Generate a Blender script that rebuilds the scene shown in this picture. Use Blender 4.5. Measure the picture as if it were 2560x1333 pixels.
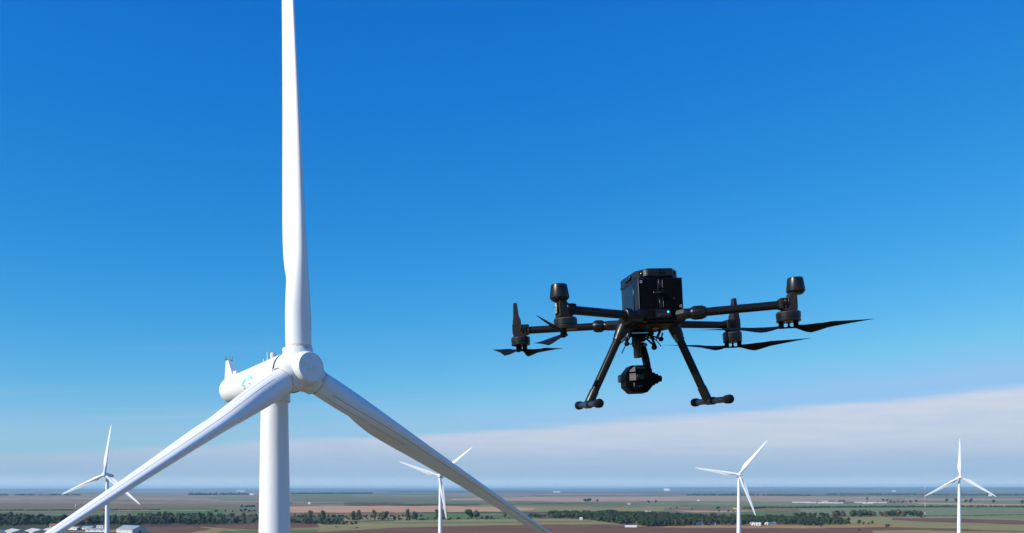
import bpy, bmesh, math, random
from math import radians as rad, sin, cos, pi, sqrt, atan2
from mathutils import Matrix, Vector
random.seed(7)
scene = bpy.context.scene
for o in list(bpy.data.objects): bpy.data.objects.remove(o)
COL = scene.collection

# ------------------------------------------------------------------ camera
CZ = 71.0                       # the camera hovers 71 m above the plain
F = 2400.0 / 2560.0             # focal length in frame widths
cam = bpy.data.cameras.new('camera'); camo = bpy.data.objects.new('camera', cam); COL.objects.link(camo)
camo.location = (0, 0, CZ); camo.rotation_euler = (pi / 2, 0, 0)
cam.sensor_fit = 'HORIZONTAL'; cam.sensor_width = 36.0; cam.lens = 36.0 * F
cam.shift_y = (1221 - 666.5) / 2560.0
cam.clip_start = 0.1; cam.clip_end = 200000
scene.camera = camo

# ------------------------------------------------------------------ sky, sun, exposure
SUN_AZ, SUN_EL = 240.0, 30.0    # compass bearing (0 = +Y, 90 = +X) and height
world = bpy.data.worlds.new("World"); scene.world = world; world.use_nodes = True
nt = world.node_tree; N = nt.nodes; L = nt.links
def wn(t, **k):
    n = N.new(t)
    for a, b in k.items(): setattr(n, a, b)
    return n
def wmath(op, a, b=None, c=None):
    n = wn('ShaderNodeMath', operation=op)
    for i, v in enumerate((a, b, c)):
        if v is None: continue
        if isinstance(v, (int, float)): n.inputs[i].default_value = v
        else: L.new(v, n.inputs[i])
    return n.outputs[0]
sky = wn('ShaderNodeTexSky', sky_type='NISHITA', sun_disc=False)
sky.sun_elevation = rad(SUN_EL); sky.sun_rotation = rad(SUN_AZ)
sky.altitude = 100; sky.air_density = 1.0; sky.dust_density = 0.3; sky.ozone_density = 3.0
sep = wn('ShaderNodeSeparateColor'); L.new(sky.outputs[0], sep.inputs[0])
# deep polarised grade of the whole sky, the same everywhere
r_ = wmath('MULTIPLY', wmath('POWER', sep.outputs[0], 2.5), 0.082)
r_ = wmath('MINIMUM', r_, 3.0)
g_ = wmath('MULTIPLY', wmath('POWER', sep.outputs[1], 1.05), 0.94)
g_ = wmath('MINIMUM', g_, 5.6)
b_ = wmath('MINIMUM', wmath('MULTIPLY', wmath('POWER', sep.outputs[2], 0.45), 3.62), 8.6)
comb = wn('ShaderNodeCombineColor'); L.new(r_, comb.inputs[0]); L.new(g_, comb.inputs[1]); L.new(b_, comb.inputs[2])
tc = wn('ShaderNodeTexCoord'); sx = wn('ShaderNodeSeparateXYZ'); L.new(tc.outputs['Generated'], sx.inputs[0])
el = wmath('ARCSINE', sx.outputs[2]); az = wmath('ARCTAN2', sx.outputs[0], sx.outputs[1])
# thin slanting cloud veil: its upper rim climbs towards +X
cv = wn('ShaderNodeCombineXYZ')
L.new(wmath('MULTIPLY', sx.outputs[0], 5.0), cv.inputs[0]); L.new(wmath('MULTIPLY', sx.outputs[1], 5.0), cv.inputs[1]); L.new(wmath('MULTIPLY', el, 90.0), cv.inputs[2])
n1 = wn('ShaderNodeTexNoise'); n1.inputs['Scale'].default_value = 1.0; n1.inputs['Detail'].default_value = 6; n1.inputs['Roughness'].default_value = .55
L.new(cv.outputs[0], n1.inputs['Vector'])
thr = wmath('ADD', wmath('MULTIPLY', wmath('SINE', az), 0.064), 0.0635)
thr = wmath('ADD', thr, wmath('MULTIPLY', wmath('SUBTRACT', n1.outputs['Fac'], .5), 0.016))
d_ = wmath('SUBTRACT', thr, el)
mr = wn('ShaderNodeMapRange', interpolation_type='SMOOTHSTEP'); L.new(d_, mr.inputs[0])
mr.inputs[1].default_value = -0.004; mr.inputs[2].default_value = 0.008; mr.inputs[3].default_value = 0.0; mr.inputs[4].default_value = 0.9
ramp = wn('ShaderNodeValToRGB'); L.new(wmath('MULTIPLY', wmath('MAXIMUM', el, 0.0), 10.0), ramp.inputs[0])
cr = ramp.color_ramp
stops = [(0.0, (.37, .54, .71)), (.17, (.37, .53, .71)), (.30, (.44, .55, .72)), (.5, (.57, .635, .765)), (.95, (.645, .69, .80))]
while len(cr.elements) < len(stops): cr.elements.new(.5)
for e, (p, c) in zip(cr.elements, stops): e.position = p; e.color = (*c, 1)
n2 = wn('ShaderNodeTexNoise'); n2.inputs['Scale'].default_value = 1.0; n2.inputs['Detail'].default_value = 5
cv2 = wn('ShaderNodeCombineXYZ')
L.new(wmath('MULTIPLY', sx.outputs[0], 14.0), cv2.inputs[0]); L.new(wmath('MULTIPLY', sx.outputs[1], 14.0), cv2.inputs[1]); L.new(wmath('MULTIPLY', el, 160.0), cv2.inputs[2])
L.new(cv2.outputs[0], n2.inputs['Vector'])
mod = wmath('ADD', wmath('MULTIPLY', wmath('SUBTRACT', n2.outputs['Fac'], .5), 0.22), 1.0)
mc = wn('ShaderNodeMix', data_type='RGBA', blend_type='MULTIPLY'); mc.inputs[0].default_value = 1
L.new(ramp.outputs[0], mc.inputs[6])
cc = wn('ShaderNodeCombineColor'); mod2 = wmath('ADD', wmath('MULTIPLY', wmath('SUBTRACT', n2.outputs['Fac'], .5), 0.36), 1.0)
L.new(wmath('MULTIPLY', mod2, 10.0), cc.inputs[0]); L.new(wmath('MULTIPLY', mod, 10.0), cc.inputs[1]); cc.inputs[2].default_value = 10.0
L.new(cc.outputs[0], mc.inputs[7])
mx = wn('ShaderNodeMix', data_type='RGBA'); L.new(mr.outputs[0], mx.inputs[0]); L.new(comb.outputs[0], mx.inputs[6]); L.new(mc.outputs[2], mx.inputs[7])
# a thin even haze line along the horizon all round
mr2 = wn('ShaderNodeMapRange', interpolation_type='SMOOTHSTEP'); L.new(el, mr2.inputs[0])
mr2.inputs[1].default_value = 0.0; mr2.inputs[2].default_value = 0.045; mr2.inputs[3].default_value = 1.0; mr2.inputs[4].default_value = 0.0
mx2 = wn('ShaderNodeMix', data_type='RGBA'); L.new(mr2.outputs[0], mx2.inputs[0]); L.new(mx.outputs[2], mx2.inputs[6]); mx2.inputs[7].default_value = (3.5, 5.2, 7.1, 1)
mr3 = wn('ShaderNodeMapRange', interpolation_type='SMOOTHSTEP'); L.new(el, mr3.inputs[0])     # bright rim of air right above the horizon, all round
mr3.inputs[1].default_value = 0.0005; mr3.inputs[2].default_value = 0.016; mr3.inputs[3].default_value = 1.0; mr3.inputs[4].default_value = 0.0
mx3 = wn('ShaderNodeMix', data_type='RGBA'); L.new(mr3.outputs[0], mx3.inputs[0]); L.new(mx2.outputs[2], mx3.inputs[6]); mx3.inputs[7].default_value = (5.6, 7.2, 8.6, 1)
# faint wisps above the veil
cv3 = wn('ShaderNodeCombineXYZ'); L.new(wmath('MULTIPLY', sx.outputs[0], 2.2), cv3.inputs[0]); L.new(wmath('MULTIPLY', sx.outputs[1], 2.2), cv3.inputs[1]); L.new(wmath('MULTIPLY', wmath('ADD', el, wmath('MULTIPLY', wmath('SINE', az), -0.05)), 75.0), cv3.inputs[2])
n3 = wn('ShaderNodeTexNoise'); n3.inputs['Scale'].default_value = 1.0; n3.inputs['Detail'].default_value = 7; L.new(cv3.outputs[0], n3.inputs['Vector'])
w1 = wn('ShaderNodeMapRange', interpolation_type='SMOOTHSTEP'); L.new(n3.outputs['Fac'], w1.inputs[0]); w1.inputs[1].default_value = .52; w1.inputs[2].default_value = .78; w1.inputs[4].default_value = .26
w2 = wn('ShaderNodeMapRange', interpolation_type='SMOOTHSTEP'); L.new(el, w2.inputs[0]); w2.inputs[1].default_value = .05; w2.inputs[2].default_value = .17; w2.inputs[3].default_value = 1; w2.inputs[4].default_value = 0
mx4 = wn('ShaderNodeMix', data_type='RGBA'); L.new(wmath('MULTIPLY', w1.outputs[0], w2.outputs[0]), mx4.inputs[0]); L.new(mx3.outputs[2], mx4.inputs[6]); mx4.inputs[7].default_value = (5.0, 5.9, 7.6, 1)
bg = N['Background']; L.new(mx4.outputs[2], bg.inputs[0]); bg.inputs[1].default_value = 0.087

sl = bpy.data.lights.new('sun', 'SUN'); so = bpy.data.objects.new('sun', sl); COL.objects.link(so)
sl.energy = 4.9; sl.angle = rad(0.53); sl.color = (1.0, .93, .83)
sdir = Vector((sin(rad(SUN_AZ)) * cos(rad(SUN_EL)), cos(rad(SUN_AZ)) * cos(rad(SUN_EL)), sin(rad(SUN_EL))))
so.rotation_euler = (-sdir).to_track_quat('-Z', 'Y').to_euler(); so.location = (-60, -40, 160)
scene.view_settings.view_transform = 'Standard'; scene.view_settings.look = 'None'
scene.view_settings.exposure = 0.2; scene.view_settings.gamma = 1.0
scene.cycles.volume_bounces = 1; scene.cycles.max_bounces = 8

# ------------------------------------------------------------------ materials
def material(name, color, rough=.6, var=0.0, scale=1.0, metal=0.0, spec=.5, color2=None, detail=6, bump=0.0, emis=None, coat=0.0, coords='Object', ramp=(.35, .65), wscale=None):
    m = bpy.data.materials.new(name); m.use_nodes = True
    t = m.node_tree; b = t.nodes['Principled BSDF']
    b.inputs['Base Color'].default_value = (*color, 1); b.inputs['Roughness'].default_value = rough
    b.inputs['Metallic'].default_value = metal; b.inputs['Specular IOR Level'].default_value = spec
    b.inputs['Coat Weight'].default_value = coat
    if emis: b.inputs['Emission Color'].default_value = (*emis[0], 1); b.inputs['Emission Strength'].default_value = emis[1]
    if var or color2:
        c = t.nodes.new('ShaderNodeTexCoord'); mp = t.nodes.new('ShaderNodeMapping'); n = t.nodes.new('ShaderNodeTexNoise')
        n.inputs['Scale'].default_value = scale; n.inputs['Detail'].default_value = detail; n.inputs['Roughness'].default_value = .6
        if wscale: mp.inputs['Scale'].default_value = wscale
        t.links.new(c.outputs[coords], mp.inputs[0]); t.links.new(mp.outputs[0], n.inputs['Vector'])
        r = t.nodes.new('ShaderNodeValToRGB'); r.color_ramp.elements[0].position = ramp[0]; r.color_ramp.elements[1].position = ramp[1]
        c2 = color2 or tuple(min(1, v * (1 + var)) for v in color); c1 = color if color2 else tuple(v * (1 - var) for v in color)
        r.color_ramp.elements[0].color = (*c1, 1); r.color_ramp.elements[1].color = (*c2, 1)
        t.links.new(n.outputs['Fac'], r.inputs[0]); t.links.new(r.outputs[0], b.inputs['Base Color'])
        if bump:
            bp = t.nodes.new('ShaderNodeBump'); bp.inputs['Strength'].default_value = bump; bp.inputs['Distance'].default_value = .02
            t.links.new(n.outputs['Fac'], bp.inputs['Height']); t.links.new(bp.outputs[0], b.inputs['Normal'])
    return m
M = {}
M['white'] = material('white_gelcoat', (.66, .70, .73), .38, scale=.55, color2=(.74, .78, .815), detail=9, wscale=(1, 1, .22), ramp=(.28, .52))
M['white_hub'] = material('weathered_hub_gelcoat', (.60, .59, .54), .42, scale=1.3, color2=(.73, .77, .79), detail=10, ramp=(.28, .5))
M['tower'] = material('tower_paint', (.65, .69, .71), .45, scale=.8, color2=(.73, .77, .81), detail=10, wscale=(1, 1, .12), ramp=(.25, .5))
M['seam'] = material('dark_seam', (.03, .035, .03), .8)
M['root'] = material('weathered_root', (.50, .42, .33), .6, scale=4, color2=(.7, .66, .6))
M['line'] = material('grey_seal_line', (.10, .11, .13), .7)
M['logo'] = material('cyan_print', (.07, .52, .72), .45)
M['logo2'] = material('teal_print', (.06, .36, .48), .45)
M['grey'] = material('galvanised_grey', (.30, .31, .32), .5, var=.15, scale=3)
M['lamp'] = material('beacon_housing', (.62, .55, .45), .4)
M['black'] = material('black_plastic', (.0025, .0025, .003), .45, scale=60, color2=(.004, .004, .005), detail=4, spec=.07)
M['black2'] = material('soft_black_plastic', (.006, .006, .007), .34, scale=90, color2=(.010, .010, .011), detail=4, spec=.36)
M['matt'] = material('matt_housing', (.015, .0145, .0145), .6, scale=90, color2=(.022, .021, .021), detail=4, spec=.22)
M['batt'] = material('battery_casing', (.005, .007, .014), .30, scale=30, color2=(.007, .010, .019), spec=.34)
M['gloss'] = material('lens_glass', (.004, .004, .006), .06, coat=.6)
M['prop'] = material('propeller_plastic', (.005, .005, .007), .55, spec=.08)
M['metal'] = material('dark_metal', (.12, .12, .13), .3, metal=.9, var=.2, scale=80)
M['brass'] = material('brass_contact', (.45, .27, .10), .35, metal=.8, var=.3, scale=200)
M['rubber'] = material('black_rubber', (.005, .005, .006), .6, spec=.16)
M['print'] = material('white_print', (.62, .64, .68), .6)
M['window'] = material('frosted_window', (.40, .38, .33), .35)
M['faint'] = material('faint_grey_print', (.055, .06, .07), .6)
M['hot'] = material('panel_grey', (.12, .115, .11), .55, var=.15, scale=120)
M['cyanlamp'] = material('status_lamp', (.02, .4, .6), .4, emis=((.05, .62, 1.0), 1.0))
M['redlamp'] = material('red_arm_light', (.7, .06, .14), .3)
# carbon-fibre tube: fine weave
cf = material('carbon_fibre', (.02, .02, .022), .28, spec=.26); t = cf.node_tree
c = t.nodes.new('ShaderNodeTexCoord'); ck = t.nodes.new('ShaderNodeTexChecker'); ck.inputs['Scale'].default_value = 260
t.links.new(c.outputs['Object'], ck.inputs[0]); ck.inputs[1].default_value = (.002, .002, .003, 1); ck.inputs[2].default_value = (.014, .013, .012, 1)
t.links.new(ck.outputs[0], t.nodes['Principled BSDF'].inputs['Base Color']); M['carbon'] = cf

# ------------------------------------------------------------------ mesh helpers
class MB:
    def __init__(s): s.v = []; s.f = []
    def add(s, vs, fs, mat=None):
        b = len(s.v)
        for p in vs:
            p = Vector(p); s.v.append(tuple(mat @ p) if mat else tuple(p))
        for f in fs: s.f.append(tuple(b + i for i in f))
        return s
    def box(s, c, d, bev=0.0, rot=None, seg=1):
        bm = bmesh.new(); bmesh.ops.create_cube(bm, size=1)
        for v in bm.verts: v.co = Vector((v.co.x * d[0], v.co.y * d[1], v.co.z * d[2]))
        if bev: bmesh.ops.bevel(bm, geom=bm.edges[:] , offset=bev, segments=seg, affect='EDGES', profile=.6)
        mat = Matrix.Translation(c) @ (rot.to_4x4() if rot else Matrix())
        bm.verts.index_update()
        s.add([v.co for v in bm.verts], [[v.index for v in f.verts] for f in bm.faces], mat); bm.free(); return s
    def prism(s, pts, y0, y1, mat=None):
        """outline in XZ, extruded along Y"""
        n = len(pts)
        vs = [(p[0], y0, p[1]) for p in pts] + [(p[0], y1, p[1]) for p in pts]
        fs = [(i, (i + 1) % n, n + (i + 1) % n, n + i) for i in range(n)] + [tuple(range(n))[::-1], tuple(range(n, 2 * n))]
        return s.add(vs, fs, mat)
    def rings(s, rings, cap0=True, cap1=True, closed=True):
        n = len(rings[0]); vs = [p for r in rings for p in r]; fs = []
        for k in range(len(rings) - 1):
            for i in range(n if closed else n - 1):
                j = (i + 1) % n
                fs.append((k * n + i, k * n + j, (k + 1) * n + j, (k + 1) * n + i))
        if cap0: fs.append(tuple(range(n))[::-1])
        if cap1: fs.append(tuple((len(rings) - 1) * n + i for i in range(n)))
        return s.add(vs, fs)
    def tube(s, pts, rad_, n=12, cap=True, squash=1.0):
        pts = [Vector(p) for p in pts]
        if isinstance(rad_, (int, float)): rad_ = [rad_] * len(pts)
        rs = []; up = None
        for i, p in enumerate(pts):
            a = pts[max(0, i - 1)]; b = pts[min(len(pts) - 1, i + 1)]
            t_ = (b - a)
            if t_.length < 1e-9: t_ = pts[-1] - pts[0]
            t_.normalize()
            if up is None:
                up = Vector((0, 0, 1)) if abs(t_.z) < .9 else Vector((1, 0, 0))
            x = t_.cross(up).normalized(); up = x.cross(t_).normalized()
            rs.append([p + (x * cos(2 * pi * k / n) + up * sin(2 * pi * k / n) * squash) * rad_[i] for k in range(n)])
        return s.rings(rs, cap, cap)
    def lathe(s, prof, axis, org=(0, 0, 0), n=32, cap=True):
        """prof = list of (radius, distance along axis)"""
        axis = Vector(axis).normalized(); org = Vector(org)
        up = Vector((0, 0, 1)) if abs(axis.z) < .9 else Vector((1, 0, 0))
        x = axis.cross(up).normalized(); y = x.cross(axis)
        return s.rings([[org + axis * d + (x * cos(2 * pi * k / n) + y * sin(2 * pi * k / n)) * max(r, 1e-4) for k in range(n)] for r, d in prof], cap, cap)
    def ball(s, c, r, n=12, sz=1.0):
        prof = [(r * sin(pi * i / (n // 2)), -r * cos(pi * i / (n // 2)) * sz) for i in range(n // 2 + 1)]
        return s.lathe(prof, (0, 0, 1), c, n)
    def mesh(s, name, mat, smooth=True, angle=38):
        me = bpy.data.meshes.new(name); me.from_pydata(s.v, [], s.f)
        if mat: me.materials.append(mat)
        bm = bmesh.new(); bm.from_mesh(me); bmesh.ops.recalc_face_normals(bm, faces=bm.faces[:]); bm.to_mesh(me); bm.free()
        if smooth:
            me.polygons.foreach_set('use_smooth', [True] * len(me.polygons)); me.set_sharp_from_angle(angle=rad(angle))
        me.update(); return me
    def build(s, name, mat, parent=None, smooth=True, angle=38, label=None):
        return link(name, s.mesh(name, mat, smooth, angle), parent, label)
def link(name, me, parent=None, label=None):
    o = bpy.data.objects.new(name, me); COL.objects.link(o)
    if parent: o.parent = parent
    if label: o['label'] = label
    return o
def empty(name, loc=(0, 0, 0), label=None, cat=None, group=None, rz=0.0):
    o = bpy.data.objects.new(name, None); COL.objects.link(o); o.location = loc; o.rotation_euler = (0, 0, rz)
    o.empty_display_size = .2
    return tag(o, label, cat, group)
def tag(o, label=None, cat=None, group=None, kind=None):
    for k, v in (('label', label), ('category', cat), ('group', group), ('kind', kind)):
        if v: o[k] = v
    return o
def copy_tree(o, parent=None):
    c = o.copy(); COL.objects.link(c); c.parent = parent
    for ch in o.children: copy_tree(ch, c)
    return c
def text_mesh(txt, size, extrude=0.0):
    cu = bpy.data.curves.new('lettering', 'FONT'); cu.body = txt; cu.size = size; cu.extrude = extrude; cu.align_x = 'CENTER'; cu.align_y = 'CENTER'
    o = bpy.data.objects.new('lettering', cu); COL.objects.link(o)
    bpy.context.view_layer.update()
    me = bpy.data.meshes.new_from_object(o.evaluated_get(bpy.context.evaluated_depsgraph_get()))
    bpy.data.objects.remove(o); return me

# ------------------------------------------------------------------ the plain
def ground_at(px, py, z=0.0):
    """a spot on the plain, read off the survey grid (bearing px, depression py)"""
    y = (CZ - z) * 2400.0 / (py - 1221.0)
    return Vector(((px - 1280.0) / 2400.0 * y, y, z))
gm = bpy.data.materials.new('plain_soil_and_crops'); gm.use_nodes = True
t = gm.node_tree; b = t.nodes['Principled BSDF']; b.inputs['Roughness'].default_value = .95; b.inputs['Specular IOR Level'].default_value = .1
c = t.nodes.new('ShaderNodeTexCoord'); mp = t.nodes.new('ShaderNodeMapping'); mp.inputs['Scale'].default_value = (1 / 1500, 1 / 1100, 1); mp.inputs['Rotation'].default_value = (0, 0, .12)
vo = t.nodes.new('ShaderNodeTexVoronoi'); vo.distance = 'CHEBYCHEV'; vo.inputs['Scale'].default_value = 1.0; vo.inputs['Randomness'].default_value = .8
t.links.new(c.outputs['Object'], mp.inputs[0]); t.links.new(mp.outputs[0], vo.inputs['Vector'])
sp = t.nodes.new('ShaderNodeSeparateColor'); t.links.new(vo.outputs['Color'], sp.inputs[0])
r = t.nodes.new('ShaderNodeValToRGB'); r.color_ramp.interpolation = 'CONSTANT'
cols = [(0.123, 0.128, 0.068), (0.214, 0.163, 0.096), (0.128, 0.143, 0.072), (0.278, 0.194, 0.120), (0.091, 0.107, 0.048), (0.182, 0.153, 0.088), (0.118, 0.087, 0.056), (0.235, 0.184, 0.104)]
for i, cl in enumerate(cols):
    e = r.color_ramp.elements[i] if i < 2 else r.color_ramp.elements.new(i / len(cols)); e.position = i / len(cols); e.color = (*cl, 1)
t.links.new(sp.outputs[0], r.inputs[0])
n = t.nodes.new('ShaderNodeTexNoise'); n.inputs['Scale'].default_value = .004; n.inputs['Detail'].default_value = 8; t.links.new(c.outputs['Object'], n.inputs['Vector'])
mm = t.nodes.new('ShaderNodeMapRange'); mm.inputs[1].default_value = .3; mm.inputs[2].default_value = .7; mm.inputs[3].default_value = .72; mm.inputs[4].default_value = 1.25
t.links.new(n.outputs['Fac'], mm.inputs[0])
mu = t.nodes.new('ShaderNodeVectorMath'); mu.operation = 'SCALE'; t.links.new(r.outputs[0], mu.inputs[0]); t.links.new(mm.outputs[0], mu.inputs['Scale'])
t.links.new(mu.outputs[0], b.inputs['Base Color'])
g = MB(); n_ = 64
rr = [0, 1200, 4000, 12000, 30000, 62000]
vs = [(0, 0, 0)] + [(R * sin(2 * pi * k / n_), R * cos(2 * pi * k / n_), 0) for R in rr[1:] for k in range(n_)]
fs = [(0, 1 + (k + 1) % n_, 1 + k) for k in range(n_)]
for q in range(len(rr) - 2):
    for k in range(n_):
        a = 1 + q * n_; fs.append((a + k, a + (k + 1) % n_, a + n_ + (k + 1) % n_, a + n_ + k))
g.add(vs, fs); tag(g.build('ground', gm, smooth=False), 'flat farmland plain reaching to the horizon', kind='structure')

# low far ridge on the right half of the horizon
hm = material('far_hills', (.07, .085, .05), .95, scale=.0011, color2=(.27, .22, .15), detail=8, spec=.1, ramp=(.4, .6), wscale=(.35, 1, 1))
def ridge(y, x0, x1, h, seed, depth=3500, name='hills'):
    rnd = random.Random(seed); nn = 90; g = MB(); rows = []
    ph = [(rnd.uniform(0, 6), rnd.uniform(.8, 6), rnd.uniform(.3, 1)) for _ in range(6)]
    for j, (dy, s) in enumerate(((-depth, 0), (-depth * .5, .55), (0, 1), (depth * .6, .5), (depth, 0))):
        row = []
        for i in range(nn + 1):
            u = i / nn; e = min(1, min(u, 1 - u) * 6); e = e * e * (3 - 2 * e)
            w = .9 + .1 * sum(a * sin(k * u * 6 + p) for p, k, a in ph) / 3
            row.append((x0 + (x1 - x0) * u, y + dy + 300 * sin(u * 9 + seed), -.5 + h * s * e * max(.1, w)))
        rows.append(row)
    g.rings(rows, False, False, closed=False)
    tag(g.build(name, hm), 'low blue ridge on the horizon', kind='structure')
ridge(38000, 1500, 34000, 118, 3)
ridge(44000, -34000, 30000, 76, 5)
ridge(25000, 4500, 20000, 52, 8, 2200)
ridge(30000, -20000, 2500, 40, 9, 2600)
ridge(18500, -2000, 9500, 26, 12, 1500)

def field_mat(name, c1, c2, scale=.006, row=0.0, rot=0.0):
    m = bpy.data.materials.new(name); m.use_nodes = True; t = m.node_tree; b = t.nodes['Principled BSDF']
    b.inputs['Roughness'].default_value = .95; b.inputs['Specular IOR Level'].default_value = .08
    c = t.nodes.new('ShaderNodeTexCoord'); mp = t.nodes.new('ShaderNodeMapping'); mp.inputs['Rotation'].default_value = (0, 0, rot); mp.inputs['Scale'].default_value = (.45, 1, 1)
    n = t.nodes.new('ShaderNodeTexNoise'); n.inputs['Scale'].default_value = scale; n.inputs['Detail'].default_value = 9; n.inputs['Roughness'].default_value = .62
    t.links.new(c.outputs['Object'], mp.inputs[0]); t.links.new(mp.outputs[0], n.inputs['Vector'])
    w = t.nodes.new('ShaderNodeTexWave'); w.bands_direction = 'Y'; w.inputs['Scale'].default_value = .008; w.inputs['Distortion'].default_value = 3; w.inputs['Detail'].default_value = 3; w.inputs['Detail Scale'].default_value = .5
    t.links.new(mp.outputs[0], w.inputs['Vector'])
    a = t.nodes.new('ShaderNodeMath'); a.operation = 'MULTIPLY_ADD'; t.links.new(w.outputs['Fac'], a.inputs[0]); a.inputs[1].default_value = row; t.links.new(n.outputs['Fac'], a.inputs[2])
    r = t.nodes.new('ShaderNodeValToRGB'); r.color_ramp.elements[0].position = .36; r.color_ramp.elements[1].position = .64 + row
    r.color_ramp.elements[0].color = (*c1, 1); r.color_ramp.elements[1].color = (*c2, 1)
    t.links.new(a.outputs[0], r.inputs[0]); t.links.new(r.outputs[0], b.inputs['Base Color']); return m
FM = {
 'plough': field_mat('ploughed_soil', (0.127, 0.064, 0.039), (0.182, 0.097, 0.058), .010, .06),
 'ploughdark': field_mat('dark_ploughed_soil', (0.080, 0.051, 0.040), (0.118, 0.073, 0.050), .008, .05),
 'stubble': field_mat('salmon_stubble', (0.428, 0.240, 0.132), (0.535, 0.316, 0.180), .010, .06),
 'pink': field_mat('pale_stubble', (0.342, 0.230, 0.156), (0.460, 0.316, 0.204), .006, .05),
 'tan': field_mat('dry_grass', (0.289, 0.168, 0.068), (0.385, 0.224, 0.092), .02, .1),
 'olive': field_mat('olive_pasture', (.200, .180, .065), (.290, .255, .105), .010, .14),
 'green': field_mat('green_crop', (0.080, 0.138, 0.040), (0.118, 0.189, 0.060), .012, .1),
 'dullgreen': field_mat('dull_green_crop', (0.123, 0.138, 0.068), (0.177, 0.178, 0.088), .006, .1),
 'sage': field_mat('sage_green_crop', (0.150, 0.184, 0.092), (0.198, 0.224, 0.112), .008, .1),
 'brown': field_mat('brown_fallow', (0.161, 0.117, 0.068), (0.230, 0.168, 0.096), .007, .12),
 'mauve': field_mat('grey_tan_fallow', (.205, .165, .115), (.285, .230, .165), .005, .1),
 'darkgrass': field_mat('dark_grass', (0.048, 0.056, 0.024), (0.086, 0.087, 0.036), .02, .1),
 'pale': field_mat('pale_dry_crop', (0.289, 0.214, 0.136), (0.374, 0.286, 0.176), .006, .1),
}
FZ = [0.0]
def field(mat, top, bot, name=None):
    """top / bot: polylines (px, py), left to right"""
    FZ[0] += 0.006; z = FZ[0]; rnd = random.Random(int(z * 1e5))
    def samp(pl):
        x0, x1 = pl[0][0], pl[-1][0]; nn = max(6, int((x1 - x0) / 12)); out = []
        p1, p2 = rnd.uniform(0, 6), rnd.uniform(0, 6)
        for i in range(nn + 1):
            x = x0 + (x1 - x0) * i / nn
            for (xa, ya), (xb, yb) in zip(pl, pl[1:]):
                if x <= xb + 1e-6: break
            y = ya + (yb - ya) * (x - xa) / max(1e-6, xb - xa)
            e = min(1, (y - 1221) / 40)
            y += e * (.35 * sin(x * .045 + p1) + .22 * sin(x * .13 + p2) + rnd.uniform(-.12, .12))
            out.append((x, max(y, 1223.5)))
        return out
    a, b_ = samp(top), samp(bot); nn = max(len(a), len(b_))
    def at(pl, u):
        f = u * (len(pl) - 1); i = min(int(f), len(pl) - 2); w = f - i
        return (pl[i][0] * (1 - w) + pl[i + 1][0] * w, pl[i][1] * (1 - w) + pl[i + 1][1] * w)
    A = [ground_at(*at(a, i / nn), z) for i in range(nn + 1)]; B = [ground_at(*at(b_, i / nn), z) for i in range(nn + 1)]
    g = MB(); g.add(A + B, [(i, i + 1, nn + 2 + i, nn + 1 + i) for i in range(nn)])
    o = g.build(name or 'field', FM[mat], smooth=False)
    return tag(o, kind='structure')
W0, W1 = -300, 2860
# far to near
field('mauve', [(W0, 1228), (700, 1229)], [(W0, 1250), (700, 1246)])
field('pale', [(W0, 1246), (300, 1245), (660, 1249)], [(W0, 1252), (300, 1251), (660, 1252)])
field('brown', [(W0, 1252), (660, 1252)], [(W0, 1276), (120, 1276), (400, 1270), (660, 1270)])
field('pale', [(20, 1246.5), (90, 1246)], [(20, 1248.5), (90, 1248.5)])
field('brown', [(W0, 1262), (250, 1264)], [(W0, 1276), (330, 1276)])
field('sage', [(520, 1243.5), (700, 1243)], [(560, 1253), (700, 1254)])
field('pale', [(390, 1253.5), (700, 1253.2)], [(390, 1256), (700, 1255.4)])
field('dullgreen', [(730, 1236), (1200, 1230), (1330, 1231)], [(730, 1258), (1200, 1259), (1330, 1257)])
field('mauve', [(880, 1239), (1100, 1238)], [(880, 1241), (1100, 1240.5)])
field('mauve', [(1110, 1233), (1700, 1237)], [(1110, 1252), (1300, 1252), (1700, 1244)])
field('pink', [(1130, 1246), (1250, 1243), (1500, 1243.5), (2140, 1241)], [(1130, 1250), (1250, 1252), (1600, 1257), (2000, 1253), (2140, 1254)])
field('dullgreen', [(2140, 1232), (W1, 1236)], [(2140, 1254), (W1, 1256)])
field('pale', [(1700, 1239.5), (2300, 1242)], [(1700, 1252), (2120, 1253.5), (2330, 1252)])
field('mauve', [(2220, 1243), (W1, 1240)], [(2200, 1254), (W1, 1252)])
field('pink', [(2260, 1247.5), (W1, 1247)], [(2260, 1250), (W1, 1250)])
field('mauve', [(W0, 1248), (640, 1256)], [(W0, 1257), (640, 1261)])
field('ploughdark', [(840, 1257), (900, 1255.5), (1010, 1257.5)], [(840, 1261), (900, 1262), (1010, 1263)])
field('mauve', [(730, 1254), (860, 1256)], [(730, 1265), (860, 1265)])
field('darkgrass', [(980, 1259), (1280, 1258)], [(980, 1264), (1280, 1262)])
field('dullgreen', [(1200, 1253), (1500, 1255), (W1, 1254)], [(1200, 1272), (1500, 1274), (W1, 1270)])
field('sage', [(1600, 1254), (W1, 1256)], [(1600, 1262), (W1, 1268)])
field('ploughdark', [(1270, 1259), (1400, 1258.4), (1490, 1259.6)], [(1270, 1261), (1400, 1261), (1490, 1260.8)])
field('stubble', [(2240, 1255.5), (2560, 1261.5), (W1, 1262)], [(2240, 1257.5), (2400, 1262), (W1, 1266.5)])
field('olive', [(1200, 1264), (1700, 1266)], [(1200, 1280), (1700, 1278)])
field('brown', [(1660, 1269), (2200, 1270)], [(1660, 1281), (2200, 1276)])
field('stubble', [(1690, 1277), (1900, 1277)], [(1740, 1281), (1830, 1280.5)])
field('dullgreen', [(W0, 1277), (700, 1268)], [(W0, 1290), (700, 1290)])
field('dullgreen', [(330, 1268), (640, 1266)], [(330, 1275), (640, 1275)])
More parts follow.
